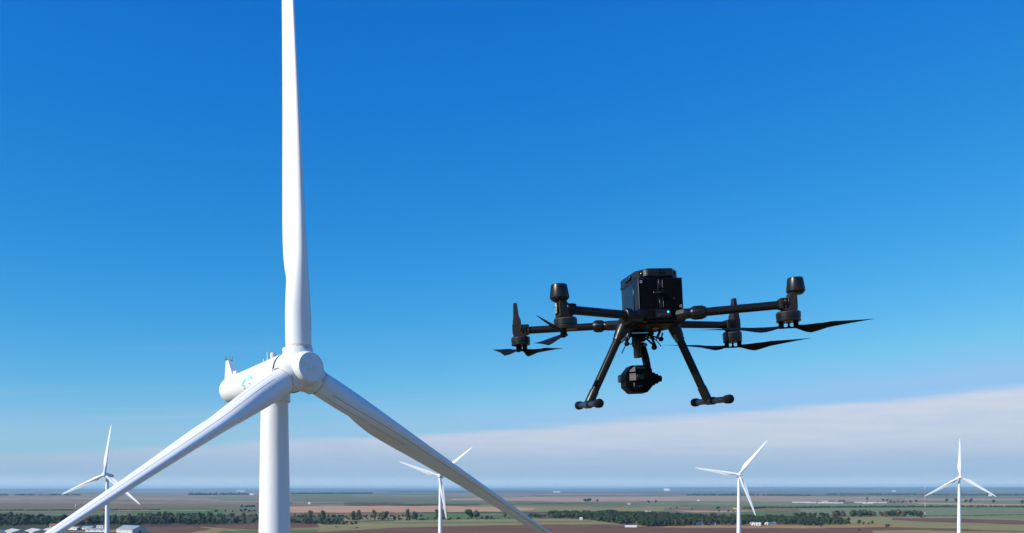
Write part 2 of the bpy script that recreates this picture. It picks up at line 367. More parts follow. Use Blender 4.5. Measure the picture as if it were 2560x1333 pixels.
field('green', [(330, 1272), (520, 1268), (560, 1276)], [(330, 1291), (520, 1288), (570, 1284)])
field('sage', [(W0, 1287), (330, 1286)], [(W0, 1298), (330, 1300)])
field('stubble', [(660, 1266), (900, 1265.3), (1100, 1265), (1340, 1270)], [(660, 1283), (950, 1282), (1250, 1279), (1330, 1276)])
field('darkgrass', [(660, 1282), (950, 1281.4), (1260, 1279.6)], [(660, 1284.5), (950, 1283.5), (1260, 1282)])
field('green', [(1820, 1281), (2010, 1280), (2100, 1281)], [(1820, 1296), (2010, 1289), (2100, 1288)])
field('sage', [(2000, 1270), (W1, 1271)], [(2000, 1284), (2320, 1297), (W1, 1306)])
field('darkgrass', [(650, 1284), (1060, 1283)], [(650, 1312), (1060, 1308)])
field('brown', [(700, 1284), (1060, 1283.5)], [(700, 1290), (1000, 1291)])
field('olive', [(860, 1292), (1040, 1288)], [(860, 1303), (1040, 1300)])
field('green', [(1035, 1284), (1260, 1282), (1330, 1286)], [(1020, 1298), (1280, 1298), (1350, 1299)])
field('darkgrass', [(W0, 1290), (660, 1288)], [(W0, 1340), (660, 1314)])
field('olive', [(850, 1306), (1100, 1299), (1480, 1296), (1620, 1306)], [(600, 1345), (900, 1323), (1300, 1314), (1600, 1310)])
field('dullgreen', [(840, 1306), (1300, 1304), (1480, 1302)], [(840, 1309), (1300, 1306.5), (1480, 1305)])
field('olive', [(560, 1316), (860, 1306), (1000, 1308)], [(380, 1350), (860, 1350), (1000, 1322)])
field('ploughdark', [(360, 1310.5), (660, 1306)], [(360, 1318), (600, 1314)])
field('plough', [(300, 1319), (480, 1317), (520, 1321)], [(300, 1326), (480, 1328), (520, 1326)])
field('plough', [(540, 1314), (660, 1308), (790, 1309)], [(540, 1321), (660, 1324), (800, 1318)])
field('green', [(560, 1326), (800, 1324)], [(480, 1350), (760, 1350)])
field('tan', [(500, 1316), (560, 1321)], [(500, 1318), (600, 1330)])
field('olive', [(2000, 1291), (2320, 1293), (W1, 1298)], [(1900, 1320), (2320, 1321), (W1, 1330)])
field('plough', [(2230, 1295), (2400, 1296), (2560, 1302), (W1, 1306)], [(2230, 1301), (2330, 1305), (2560, 1317), (W1, 1322)])
field('olive', [(2120, 1303), (2350, 1305.5), (W1, 1320)], [(2120, 1316), (2400, 1322), (W1, 1345)])
field('tan', [(1640, 1312), (1900, 1314), (2200, 1313), (2330, 1319)], [(1640, 1321), (2000, 1322), (2330, 1319.6)])
field('plough', [(W0 + 400, 1400), (560, 1352), (800, 1330), (1000, 1319), (1300, 1312.5), (1500, 1311), (1620, 1318), (1700, 1320), (2050, 1321), (2200, 1317.5), (2420, 1322)], [(W0 + 300, 1700), (1300, 1700), (2600, 1700)])
field('olive', [(2180, 1326), (2380, 1325), (W1, 1322)], [(2300, 1500), (2500, 1500), (W1, 1500)])
field('plough', [(2330, 1322), (2560, 1328)], [(2330, 1327), (2560, 1330)])

rs = random.Random(77)
for k in range(48):      # narrow plots, headlands and tracks between the big fields
    y = 1231 + 58 * rs.random() ** 1.15; h = (.5 + rs.random() * 1.5) * (.5 + (y - 1221) / 60); x = rs.uniform(-80, 2500); w = rs.uniform(110, 520)
    if 1264 < y < 1284 and 650 < x + w and x < 1340: continue
    if y > 1270 and 1330 < x + w and x < 2200: continue
    if y > 1268 and x < 700 and rs.random() < .5: continue
    sl = rs.uniform(-.0025, .0025) * w
    field(rs.choice(['olive', 'dullgreen', 'sage', 'pale', 'mauve', 'brown', 'pale', 'darkgrass', 'green', 'ploughdark', 'pink']), [(x, y), (x + w * .5, y + sl), (x + w, y + sl * 1.5 + h * .6)], [(x + 14, y + h * .7), (x + w * .5, y + sl + h), (x + w, y + sl * 1.5 + h * .7)])
# ------------------------------------------------------------------ trees
def leafmat(name, c1, c2):
    m = material(name, c1, .75, scale=.35, color2=c2, detail=4, spec=.15, ramp=(.3, .7)); return m
LM = [leafmat('dark_green_foliage', (.022, .042, .018), (.05, .082, .03)), leafmat('olive_foliage', (.05, .065, .025), (.095, .11, .045)),
      leafmat('grey_green_foliage', (.05, .062, .035), (.095, .10, .06)), leafmat('autumn_foliage', (.075, .065, .03), (.14, .11, .06))]
M['bark'] = material('bark', (.10, .085, .065), .9, var=.2, scale=2)
def crown_mesh(seed, kind, leaf):
    """unit tree: crown in 0..1 height"""
    rnd = random.Random(seed); g = MB(); lobes = []
    if kind == 'round':
        for _ in range(9):
            a = rnd.uniform(0, 2 * pi); r = rnd.uniform(0, .26); lobes.append((r * cos(a), r * sin(a), rnd.uniform(.3, .74), rnd.uniform(.17, .27)))
        nq = 330; s0, s1 = .045, .085
    elif kind == 'tall':
        for i in range(11):
            a = rnd.uniform(0, 2 * pi); z = .30 + i * .06; r = rnd.uniform(0, .13); lobes.append((r * cos(a), r * sin(a), z, rnd.uniform(.12, .19) * (1.15 - abs(z - .6))))
        nq = 300; s0, s1 = .035, .07
    else:
        for _ in range(7):
            a = rnd.uniform(0, 2 * pi); r = rnd.uniform(0, .42); lobes.append((r * cos(a), r * sin(a), rnd.uniform(.2, .62), rnd.uniform(.22, .36)))
        nq = 220; s0, s1 = .08, .15
    for q in range(nq):
        lx, ly, lz, lr = rnd.choice(lobes)
        d = Vector((rnd.gauss(0, 1), rnd.gauss(0, 1), rnd.gauss(0, 1))).normalized(); p = Vector((lx, ly, lz)) + d * lr * rnd.uniform(.72, 1.08)
        if p.z < .04: p.z = .04
        nrm = (d + Vector((rnd.uniform(-.5, .5), rnd.uniform(-.5, .5), rnd.uniform(-.2, .6)))).normalized()
        a = nrm.cross(Vector((rnd.gauss(0, 1), rnd.gauss(0, 1), rnd.gauss(0, 1)))).normalized(); b = nrm.cross(a); s = rnd.uniform(s0, s1)
        g.add([p + a * s, p + b * s * .8, p - a * s, p - b * s * .7], [(0, 1, 2, 3)])
    for lx, ly, lz, lr in lobes:      # dense inner branches
        rr_ = lr * .74
        g.lathe([(.001, -rr_), (rr_ * .8, -rr_ * .5), (rr_, 0), (rr_ * .75, rr_ * .6), (.001, rr_)], (rnd.uniform(-.2, .2), rnd.uniform(-.2, .2), 1), (lx, ly, max(lz, rr_ * .9)), 6, False)
    return g.mesh('crown', LM[leaf], smooth=False)
def trunk_mesh(kind):
    g = MB(); h = .45 if kind != 'shrub' else .3
    g.tube([(0, 0, -.02), (.01, 0, h * .6), (0, .01, h + .15)], [.026, .018, .008], 6)
    for a in (0.3, 2.2, 4.4): g.tube([(0, 0, h * .55), (.12 * cos(a), .12 * sin(a), h + .12)], [.012, .005], 5)
    return g.mesh('trunk', M['bark'])
CR = {}
for kind, leaves in (('round', (0, 0, 1, 2, 3)), ('tall', (2, 1, 2)), ('shrub', (0, 1, 2))):
    CR[kind] = [(crown_mesh(100 + 7 * i + len(kind), kind, lf), lf) for i, lf in enumerate(leaves)]
TR = {k: trunk_mesh(k) for k in CR}
NAMES = {'round': 'broadleaf_tree', 'tall': 'poplar_tree', 'shrub': 'shrub'}
COLN = ['dark green', 'olive green', 'grey green', 'yellowing']
SHAPE = {'round': 'round-crowned tree', 'tall': 'slender tall poplar', 'shrub': 'low spreading bush'}
def tree(px, py, h, kind='round', var=None, group='trees', where=None, rnd=random, label=None, wide=1.0):
    v = CR[kind][var if var is not None else rnd.randrange(len(CR[kind]))]
    p = ground_at(px, py)
    size = 'small ' if h < 9 and kind == 'round' else ''
    lab = label or f"{size}{COLN[v[1]]} {SHAPE[kind]} {where or 'on the plain'}"
    o = empty(NAMES[kind], p, lab, 'bush' if kind == 'shrub' else 'tree', group, rz=rnd.uniform(0, 6.28))
    s = h * rnd.uniform(.92, 1.08); o.scale = (s * wide * rnd.uniform(.9, 1.15), s * wide * rnd.uniform(.9, 1.15), s)
    link('crown', v[0], o); link('trunk', TR[kind], o); return o
ORD = lambda n: str(n) + ('th' if 10 <= n % 100 <= 20 else {1: 'st', 2: 'nd', 3: 'rd'}.get(n % 10, 'th'))
def belt(pts, n, hr, kinds, group, where, jit=1.2, seed=1, wide=1.0):
    rnd = random.Random(seed); spots = []
    for i in range(n):
        u = rnd.random() * (len(pts) - 1); k = int(u); w = u - k
        spots.append((pts[k][0] * (1 - w) + pts[k + 1][0] * w, pts[k][1] * (1 - w) + pts[k + 1][1] * w + rnd.uniform(-jit, jit)))
    for i, (x, y) in enumerate(sorted(spots)):
        kd = rnd.choice(kinds); v = rnd.randrange(len(CR[kd])); c = COLN[CR[kd][v][1]]; sh = {'round': 'tree', 'tall': 'poplar', 'shrub': 'bush'}[kd]
        tree(x, y, rnd.uniform(*hr) * (.6 if kd == 'shrub' else 1), kd, v, group, None, rnd, label=f'{c} {sh}, {ORD(i + 1)} from left {where}', wide=wide)
# left belt behind the farm buildings
belt([(-10, 1310), (180, 1312), (330, 1310)], 50, (15, 22), ['round', 'round', 'tall'], 'trees of the left shelter belt', 'behind the farm sheds', 3.0, 11)
belt([(-10, 1296), (140, 1302), (330, 1299), (380, 1297)], 24, (9, 14), ['round', 'shrub'], 'trees at the rear of the left belt', 'in the rear row behind the farm sheds', 1.5, 12)
belt([(300, 1307), (480, 1310), (650, 1307)], 46, (11, 17), ['round', 'shrub', 'tall'], 'trees between the sheds and the big tower', 'in the strip left of the big tower', 3.0, 13)
belt([(360, 1291), (520, 1293), (655, 1290)], 20, (6, 10), ['round', 'shrub'], 'bushes behind the left tree strip', 'behind the strip left of the big tower', 1.2, 14)
belt([(508, 1281), (640, 1280)], 14, (8, 11), ['shrub', 'round'], 'dark hedge in the left green field', 'in the long hedge left of the big tower', .8, 15)
belt([(727, 1306), (800, 1310), (870, 1306)], 20, (9, 15), ['round', 'shrub'], 'trees right of the big tower', 'just right of the big tower', 3.0, 16)
belt([(730, 1292), (860, 1295), (960, 1293)], 16, (7, 11), ['shrub', 'round'], 'bushes right of the big tower', 'in the scrub right of the big tower', 2.0, 17)
belt([(850, 1300), (1050, 1299)], 22, (5, 9), ['shrub', 'round'], 'bushes along the olive field', 'along the top of the olive field', 2.2, 18)
belt([(830, 1318), (880, 1322), (900, 1321)], 6, (3, 5), ['shrub'], 'bushes at the corner of the ploughed field', 'at the left tip of the ploughed field')
belt([(1320, 1294), (1400, 1294)], 10, (8, 13), ['round'], 'trees at the left end of the wood', 'at the left end of the wood', 2.0, 19)
belt([(1985, 1292), (2075, 1293)], 16, (11, 14), ['round', 'shrub'], 'tree line right of the wood', 'in the low stretch right of the wood', .6, 20, 1.25)
belt([(2083, 1292), (2142, 1292)], 12, (14, 18), ['round'], 'tree line right of the wood', 'in the short clump right of the wood', .5, 25, 1.2)
belt([(2148, 1292), (2248, 1291.5)], 20, (14, 20), ['round'], 'tree line right of the wood', 'in the long clump right of the wood', .5, 26, 1.25)
belt([(2258, 1291.5), (2302, 1291.5)], 9, (14, 18), ['round'], 'tree line right of the wood', 'in the clump beside the striped mast', .4, 27, 1.25)
belt([(2020, 1313), (2180, 1311)], 16, (6, 10), ['shrub', 'round'], 'bushes at the right end of the wood', 'trailing off the right end of the wood', 1.2, 21)
tails = [(410, 1311, 25, 'tall'), (448, 1312, 25, 'tall'), (500, 1311, 25, 'tall'), (521, 1311, 26, 'tall'), (610, 1308, 24, 'tall'), (776, 1306, 26, 'tall'), (806, 1309, 26, 'tall'), (884, 1303, 22, 'tall'), (898, 1303, 25, 'tall'), (936, 1301, 24, 'tall'), (961, 1301, 22, 'round'), (1020, 1301, 25, 'tall'), (1035, 1301, 24, 'round'), (1094, 1300, 24, 'tall'), (1111, 1300, 24, 'tall'), (1173, 1298, 25, 'round'), (1190, 1297, 26, 'round'), (1262, 1297, 20, 'tall')]
spots = ['sixth from the left end of the strip', 'near the olive field, left of the big tower', 'left of the pair by the brown field', 'right of the pair by the brown field', 'closest to the big tower on its left', 'nearest the big tower on its right', 'beside the scrub right of the big tower', 'left one of the pair before the salmon stubble', 'taller of the pair before the salmon stubble', 'standing free before the salmon stubble', 'with a bare stem before the salmon stubble', 'left of the twin trees by the green field', 'right of the twin trees by the green field', 'left of the tower of the middle turbine', 'beside the low blade of the middle turbine', 'left of the two lone trees on the green field', 'right of the two lone trees on the green field', 'behind the descending blade on the green field']
for (x, y, h, k), w in zip(tails, spots): tree(x, y, h, k, None, 'tall single trees along the green strip', w)
for x, y, h, w in [(1147, 1297, 6, 'left on the green field'), (1218, 1298, 9, 'left of the pair on the green field'), (1227, 1298, 9, 'right of the pair on the green field'), (1204, 1297, 6, 'between the lone trees and the pair'), (1053, 1292, 6, 'on the left edge of the green field'), (1126, 1298, 5, 'beneath the low blade of the middle turbine')]:
    tree(x, y, h, 'shrub', None, 'bushes on the green field', w)
for x, y, h, k, w in [(1462, 1254, 17, 'shrub', 'left in the clump on the pink field'), (1473, 1254, 19, 'shrub', 'middle of the clump on the pink field'), (1493, 1254.4, 15, 'shrub', 'right in the clump on the pink field'),
     (1621, 1257, 13, 'shrub', 'left of the hedge stub in the middle distance'), (1640, 1256.5, 13, 'shrub', 'right of the hedge stub in the middle distance'), (1677, 1274, 8, 'round', 'left of two dots on the fallow'), (1692, 1273, 9, 'round', 'right of two dots on the fallow'),
     (1730, 1276, 8, 'round', 'alone on the fallow'), (1795, 1273.5, 11, 'shrub', 'left of the yellow stack'), (1798, 1281, 7, 'round', 'below the yellow stack'), (1822, 1279.5, 7, 'shrub', 'below and left of the yellow stack'), (1834, 1280, 6, 'shrub', 'below the yellow stack towards the tower'), (1877, 1273, 10, 'shrub', 'right of the third far tower'),
     (2052, 1318, 6, 'round', 'on the tan verge'), (2147, 1327, 4, 'shrub', 'in the ploughed field'), (2219, 1318, 6, 'shrub', 'at the end of the tan verge'), (2303, 1295, 6, 'shrub', 'beside the striped mast'),
     (2367, 1256.5, 22, 'round', 'left of the right-hand turbine'), (2391, 1257, 21, 'round', 'touching the right-hand tower on its left'), (2415, 1257.5, 17, 'round', 'under the pylon'), (2427, 1257.5, 24, 'round', 'right of the pylon'), (2484, 1259, 19, 'round', 'under the right blade tip'), (2555, 1261, 21, 'round', 'at the right edge'), (2290, 1255, 14, 'shrub', 'left of the right-hand turbine blade tip'),
     (2168, 1253, 22, 'tall', 'behind the white sheds'), (2207, 1254, 16, 'round', 'right behind the white sheds'), (2218, 1254.5, 16, 'round', 'at the right end of the white sheds')]:
    tree(x, y, h, k, 0, 'lone trees on the plain', w)
belt([(2075, 1253.4), (2112, 1254)], 9, (11, 15), ['shrub'], 'grove behind the white sheds', 'in the grove behind the white sheds', .3, 22, 1.2)
belt([(2225, 1257), (2282, 1257.5)], 10, (13, 17), ['round', 'shrub'], 'grove right of the white sheds', 'in the grove right of the white sheds', .4, 23, 1.2)
belt([(1378, 1294), (1460, 1298), (1590, 1311)], 20, (11, 16), ['round'], 'trees along the front of the wood', 'along the near edge of the wood', 1.0, 24)

# the wood: thousands of crowns that read as one mass
def wood(regions, name, label, seed, hr=(11, 17), cell=10.5):
    rnd = random.Random(seed); vs = []; fs = []; mi = []
    protos = []
    for me, lf in CR['round'][:4]:
        protos.append(([v.co.copy() for v in me.vertices], [tuple(p.vertices) for p in me.polygons], lf))
    for pl, n in regions:
        for _ in range(n):
            while True:       # point in polygon (image-grid) weighted to even spacing
                x = rnd.uniform(min(p[0] for p in pl), max(p[0] for p in pl)); y = rnd.uniform(min(p[1] for p in pl), max(p[1] for p in pl))
                ins = False; j = len(pl) - 1
                for i in range(len(pl)):
                    if (pl[i][1] > y) != (pl[j][1] > y) and x < (pl[j][0] - pl[i][0]) * (y - pl[i][1]) / (pl[j][1] - pl[i][1]) + pl[i][0]: ins = not ins
                    j = i
                if ins: break
            V, Fc, lf = rnd.choices(protos, (5, 4, 2, 1.2))[0]
            p = ground_at(x, y); h = rnd.uniform(*hr); a = rnd.uniform(0, 6.28); ca, sa = cos(a), sin(a); b0 = len(vs); w = h * rnd.uniform(.95, 1.3)
            for q in V: vs.append((p.x + (q.x * ca - q.y * sa) * w, p.y + (q.x * sa + q.y * ca) * w, q.z * h - .4))
            for f in Fc[::2] + Fc[-30:]: fs.append(tuple(b0 + i for i in f)); mi.append(lf)
    me = bpy.data.meshes.new(name); me.from_pydata(vs, [], fs)
    for m in LM: me.materials.append(m)
    me.polygons.foreach_set('material_index', mi); me.update()
    o = link(name, me); tag(o, label, kind='stuff'); o['category'] = 'wood'; return o
wood([([(1370, 1289), (1460, 1287), (1600, 1292), (1760, 1297), (1760, 1312), (1690, 1312), (1640, 1316), (1560, 1313), (1460, 1300), (1380, 1297)], 560),
      ([(1600, 1295), (1990, 1303), (2030, 1308), (1980, 1313), (1800, 1314), (1640, 1318), (1600, 1317)], 470),
      ([(1990, 1302), (2060, 1304), (2130, 1311), (2030, 1315), (1970, 1312)], 90),
      ([(1505, 1287), (1545, 1286), (1548, 1290), (1500, 1291)], 26)], 'woodland', 'dark green wood hiding a hamlet on the plain', 31)
wood([([(-60, 1290), (50, 1290), (70, 1296), (140, 1299), (330, 1298), (330, 1312), (150, 1316), (-60, 1316)], 420),
      ([(320, 1296), (380, 1300), (480, 1303), (600, 1305), (600, 1311), (450, 1313), (330, 1312)], 200),
      ([(340, 1289), (655, 1291), (655, 1293), (340, 1293)], 60)], 'thicket', 'dark undergrowth filling the belt behind the farm sheds and left of the big tower', 33, (6, 12))
wood([([(728, 1304), (800, 1306), (900, 1309), (880, 1313), (790, 1312), (728, 1309)], 150),
      ([(728, 1290), (900, 1292), (1040, 1291), (1040, 1294), (728, 1294)], 90), ([(850, 1299), (1060, 1298), (1340, 1297), (1340, 1299.5), (850, 1303)], 70), ([(1300, 1289), (1380, 1288), (1380, 1296), (1320, 1296)], 26)],
      'scrub', 'dark scrub along the olive field right of the big tower', 34, (3, 7.5))
def strip_wood(pts, h, name, label, seed, step=9.0, lf=0):
    """far hedge or shelter belt reading as one dark line"""
    rnd = random.Random(seed); g = MB()
    for (xa, ya), (xb, yb) in zip(pts, pts[1:]):
        A, B = ground_at(xa, ya), ground_at(xb, yb); n = max(2, int((B - A).length / (step * h / 10)))
        n = min(n, 160)
        for i in range(n):
            p = A.lerp(B, (i + rnd.random()) / n); s = h * rnd.uniform(.45, .75); w = max(s, (B - A).length / n * .8)
            if rnd.random() < .1: continue
            p.y += rnd.uniform(-1, 1) * h * .6
            prof = [(w, -s * .9), (w * rnd.uniform(.95, 1.1), s * .1), (w * .7, s * .7), (w * .2, s)]
            g.lathe(prof, (rnd.uniform(-.1, .1), rnd.uniform(-.1, .1), 1), (p.x, p.y, s * .8), 7)
    o = g.build(name, LM[lf], smooth=False); tag(o, label, kind='stuff'); o['category'] = 'hedge'; return o
strip_wood([(1990, 1270.5), (2080, 1269.5), (2400, 1268), (2860, 1270)], 6.5, 'hedge', 'long dark hedge crossing the right-hand fields', 41)
strip_wood([(-200, 1277), (190, 1276.5), (400, 1275)], 4, 'hedge', 'dark hedge under the brown fields at far left', 42)
strip_wood([(1720, 1239), (1895, 1239)], 16, 'shelter_belt', 'dark tree line above the pink stubble behind the third far turbine', 43)
strip_wood([(1907, 1239.5), (2024, 1240.5)], 16, 'shelter_belt', 'short dark tree line right of the third far turbine', 44)
strip_wood([(2060, 1237.4), (2600, 1239.5), (2860, 1239.5)], 16, 'shelter_belt', 'long broken tree line behind the right-hand turbine', 45)
strip_wood([(470, 1238), (645, 1237)], 22, 'shelter_belt', 'blue tree line left of the big tower', 46)
strip_wood([(728, 1236), (930, 1234.5)], 18, 'shelter_belt', 'blue tree line right of the big tower', 47)
strip_wood([(-200, 1239), (200, 1238.6)], 12, 'shelter_belt', 'dotted tree line at far left', 48, 40)
strip_wood([(980, 1230.5), (1370, 1230.5)], 14, 'shelter_belt', 'faint tree line behind the middle turbine', 49)
strip_wood([(1855, 1272), (1880, 1272.5), (1910, 1270.5), (1990, 1271)], 6, 'hedge', 'thick dark hedge right of the yellow stack', 50)
strip_wood([(2310, 1291), (2400, 1290.5), (2560, 1288)], 2.5, 'hedge', 'thin brown hedge below the right-hand turbine', 51, 9, 3)
strip_wood([(600, 1268), (638, 1267.5)], 7, 'hedge', 'short dark thicket just left of the big tower', 52)

# ------------------------------------------------------------------ farm buildings and other small things
BM = {'wwall': material('whitewashed_wall', (.62, .60, .55), .8, var=.1, scale=.3), 'wroof': material('pale_sheet_roof', (.50, .49, .48), .55, var=.15, scale=.2, wscale=(1, 6, 1)),
      'broof': material('blue_sheet_roof', (.26, .31, .36), .5, var=.12, scale=.2), 'rroof': material('red_tile_roof', (.36, .10, .09), .7, var=.2, scale=.4),
      'oroof': material('orange_tile_roof', (.48, .24, .16), .7, var=.2, scale=.4), 'dark': material('dark_opening', (.03, .032, .035), .5), 'tanw': material('cream_wall', (.55, .50, .42), .8, var=.1, scale=.3),
      'bright': material('bright_white_sheet', (.80, .79, .76), .6, var=.05, scale=.1), 'farroof': material('cream_sheet_roof', (.72, .70, .66), .6, var=.12, scale=.03), 'yellow': material('straw', (.72, .55, .13), .9, var=.2, scale=.4)}
def building(px, py, lx, ly, hw, hr_, rz, wall, roof, label, name='barn', cat='barn', group=None, windows=3, door=True):
    """gabled block, ridge along local X"""
    p = ground_at(px, py); o = empty(name, p, label, cat, group, rz=rad(rz)); x, y = lx / 2, ly / 2
    g = MB(); g.add([(-x, -y, 0), (x, -y, 0), (x, y, 0), (-x, y, 0), (-x, -y, hw), (x, -y, hw), (x, y, hw), (-x, y, hw), (-x, 0, hw + hr_), (x, 0, hw + hr_)],
        [(0, 1, 5, 4), (1, 2, 6, 9, 5), (2, 3, 7, 6), (3, 0, 4, 8, 7), (4, 5, 9, 8), (6, 7, 8, 9)]); g.build('wall', BM[wall], o, smooth=False)
    e = .5; t_ = .22; k = hr_ / y; g = MB()
    for s in (-1, 1):
        lo = hw + .04 - e * k
        a = [(-x - e, s * (y + e), lo), (x + e, s * (y + e), lo), (x + e, 0, hw + hr_ + .04), (-x - e, 0, hw + hr_ + .04)]
        g.add(a + [(q[0], q[1], q[2] + t_) for q in a], [(0, 1, 2, 3), (4, 5, 6, 7), (0, 1, 5, 4), (1, 2, 6, 5), (2, 3, 7, 6), (3, 0, 4, 7)])
    g.build('roof', BM[roof], o, smooth=False)
    for i in range(windows):
        for s in (-1, 1):
            wx = -x + (i + .5) * lx / windows; MB().box((wx, s * (y + .03), hw * .6), (min(2.2, lx / windows * .5), .12, 1.1)).build('window', BM['dark'], o, smooth=False)
    if door: MB().box((-x - .04, 0, hw * .42), (.14, min(3.2, ly * .35), hw * .84)).build('door', BM['dark'], o, smooth=False)
    return o
SG = 'long livestock sheds of the near farm'
for i, (x, y, L_, W_, H_, R_, rz, wl, rf, lab) in enumerate([
    (-8, 1338, 55, 22, 4, 4, 112, 'wwall', 'broof', 'blue-roofed shed cut off at the left edge'),
    (40, 1337, 62, 24, 4.5, 4, 128, 'tanw', 'wroof', 'pale-roofed livestock shed, leftmost whole one'),
    (92, 1336, 62, 24, 4.5, 4, 128, 'wwall', 'wroof', 'pale-roofed livestock shed second from the left'),
    (126, 1333, 36, 18, 4, 3.4, 130, 'wwall', 'wroof', 'short pale shed beside the red roof, next to the big blade tip'),
    (137, 1320.5, 16, 10, 5, 3, 10, 'wwall', 'rroof', 'red-roofed house above the blade tip'),
    (186, 1325, 26, 10, 3.5, 1.6, 150, 'wwall', 'wroof', 'low pale shed right of the big blade tip'),
    (222, 1324, 20, 10, 4, 2, 165, 'wwall', 'broof', 'grey-roofed shed left of the first far tower'),
    (243, 1330, 34, 12, 4.5, 1.6, 172, 'wwall', 'broof', 'long white shed just left of the first far tower'),
    (252, 1322, 12, 9, 5, 1, 0, 'bright', 'wroof', 'boxy white block beside the first far tower'),
    (330, 1332, 50, 26, 5.5, 6, 140, 'tanw', 'broof', 'large blue-grey roofed barn right of the first far tower')]):
    building(x, y, L_, W_, H_, R_, rz, wl, rf, lab, 'farm_shed' if i != 4 else 'house', 'shed' if i != 4 else 'house', SG if i in (1, 2, 3) else None, windows=max(2, int(L_ / 9)))
for i, (x, y, w, rf, lab) in enumerate([(1736, 1310, 10, 'oroof', 'small house with orange gable at the front of the wood'), (1768, 1311, 11, 'oroof', 'cream house with orange roof in the wood front'), (1747, 1313, 16, 'wroof', 'long low pale shed left of the cream house'),
    (1780, 1314, 12, 'oroof', 'low brown shed right of the cream house'), (1667, 1294, 10, 'wroof', 'pale house deep in the wood, left'), (1683, 1293, 9, 'oroof', 'pink-roofed house deep in the wood'), (1749, 1300, 9, 'oroof', 'house among the trees above the orange gable'),
    (1811, 1299, 8, 'wroof', 'white house among the trees left of the third far tower'), (1864, 1309, 11, 'oroof', 'tan house right of the third far tower'), (1880, 1313, 7, 'broof', 'tiny white cabin right of the third far tower'), (1889, 1314, 12, 'wroof', 'white shed, left of the two at the wood edge'),
    (1896, 1314.5, 9, 'wroof', 'white shed, right of the two at the wood edge'), (1926, 1312.5, 18, 'broof', 'long pale shed at the right part of the wood edge'), (1453, 1300, 6, 'wroof', 'small white house at the near edge of the wood'), (1620, 1279, 15, 'rroof', 'long red-roofed shed behind the wood')]):
    building(x, y, w, w * .7, 3.6, 2.4, [20, -15, 4, 8, 30, -20][i % 6], 'wwall' if i % 3 else 'tanw', rf, lab, 'house', 'house', 'houses of the hamlet in the wood', 1)
building(1577, 1318.6, 21, 7, 2.6, .9, -6, 'bright', 'bright', 'long white shed at the near corner of the wood', 'farm_shed', 'shed', None, 0, False)
WG = 'white sheds of the distant farm'
for x, y, L_, rz, lab in [(2003, 1257.2, 100, -4, 'longest white shed, leftmost of the distant farm'), (2026, 1258, 60, -4, 'white shed second from the left in the distant farm'), (2068, 1258.6, 100, -4, 'long white shed in the middle of the distant farm'), (2062, 1255.4, 30, 0, 'small white shed behind the middle of the distant farm'),
    (2100, 1258.8, 30, 0, 'short grey-white shed between the grove and the distant sheds'), (2150, 1257.4, 60, 0, 'pale violet shed left of the poplar in the distant farm'), (2181, 1257.6, 50, 0, 'pale violet shed right of the poplar in the distant farm'), (2206, 1258, 45, 0, 'rightmost white shed of the distant farm'), (2170, 1259.6, 50, 0, 'nearer pale shed of the distant farm')]:
    building(x, y, L_ * .86, 12, 3.0, 1.8, rz, 'wwall', 'farroof', lab, 'farm_shed', 'shed', WG, windows=4)
for x, y, L_, H_, lab in [(1392, 1231.3, 120, 14, 'long white hall beyond the middle turbine'), (602, 1228.6, 190, 16, 'white hall on the horizon left of the big tower'), (2475, 1240.6, 25, 12, 'white house by the right blade tip'), (2235, 1230.6, 60, 26, 'white dot of a silo near the horizon at right'), (1300, 1229.5, 60, 16, 'tiny white house near the horizon right of the descending blade'), (564, 1234.6, 24, 12, 'white cottage in the blue tree line'), (629, 1237.6, 40, 14, 'white barn at the end of the blue tree line'), (1572, 1261.4, 14, 4, 'pink cottage in the green plain'), (773, 1260.4, 9, 4, 'white hut right of the big tower'), (1746, 1253, 10, 4, 'white hut on the pink stubble')]:
    building(x, y, L_, L_ * .35, H_, 3, 0, 'bright', 'bright' if x != 1572 else 'oroof', lab, 'farm_building', 'building', None, 2)
silo = building(1667, 1230.3, 104, 34, 46, 4, 0, 'bright', 'farroof', 'tall white silo block on the horizon, right of the drone', 'silo_block', 'building', None, 4); silo.location.z = 19
sk = empty('straw_stack', ground_at(1837.5, 1273.4), 'yellow straw stack left of the third far tower', 'straw stack')
for i in range(5):
    for k in range(2): MB().box((-5 + i * 2.6, 0, 1.3 + k * 2.5), (2.45, 6, 2.4), .2).build('bale', BM['yellow'], sk, smooth=False)
# water tower
wt = empty('water_tower', ground_at(190, 1280.4), 'small water tower on red-and-white legs at far left', 'water tower')
MB().lathe([(1.2, 17), (2.6, 18.5), (2.9, 20.5), (2.6, 22.5), (.6, 24)], (0, 0, 1), n=16).build('tank', BM['wwall'], wt)
redm = material('signal_red', (.45, .12, .12), .5, var=.1, scale=1)
for k in range(4):
    a = k * pi / 2 + .6
    MB().tube([(3.4 * cos(a), 3.4 * sin(a), 0), (1.8 * cos(a), 1.8 * sin(a), 17.6)], .28, 6).build('leg', redm if k % 2 else BM['wwall'], wt)
for z, r0 in ((5, 2.95), (11, 2.4)):
    g = MB(); P = [(r0 * cos(k * pi / 2 + .6), r0 * sin(k * pi / 2 + .6), z) for k in range(5)]
    for a, b_ in zip(P, P[1:]): g.tube([a, b_], .16, 5)
    g.build('brace', redm, wt)
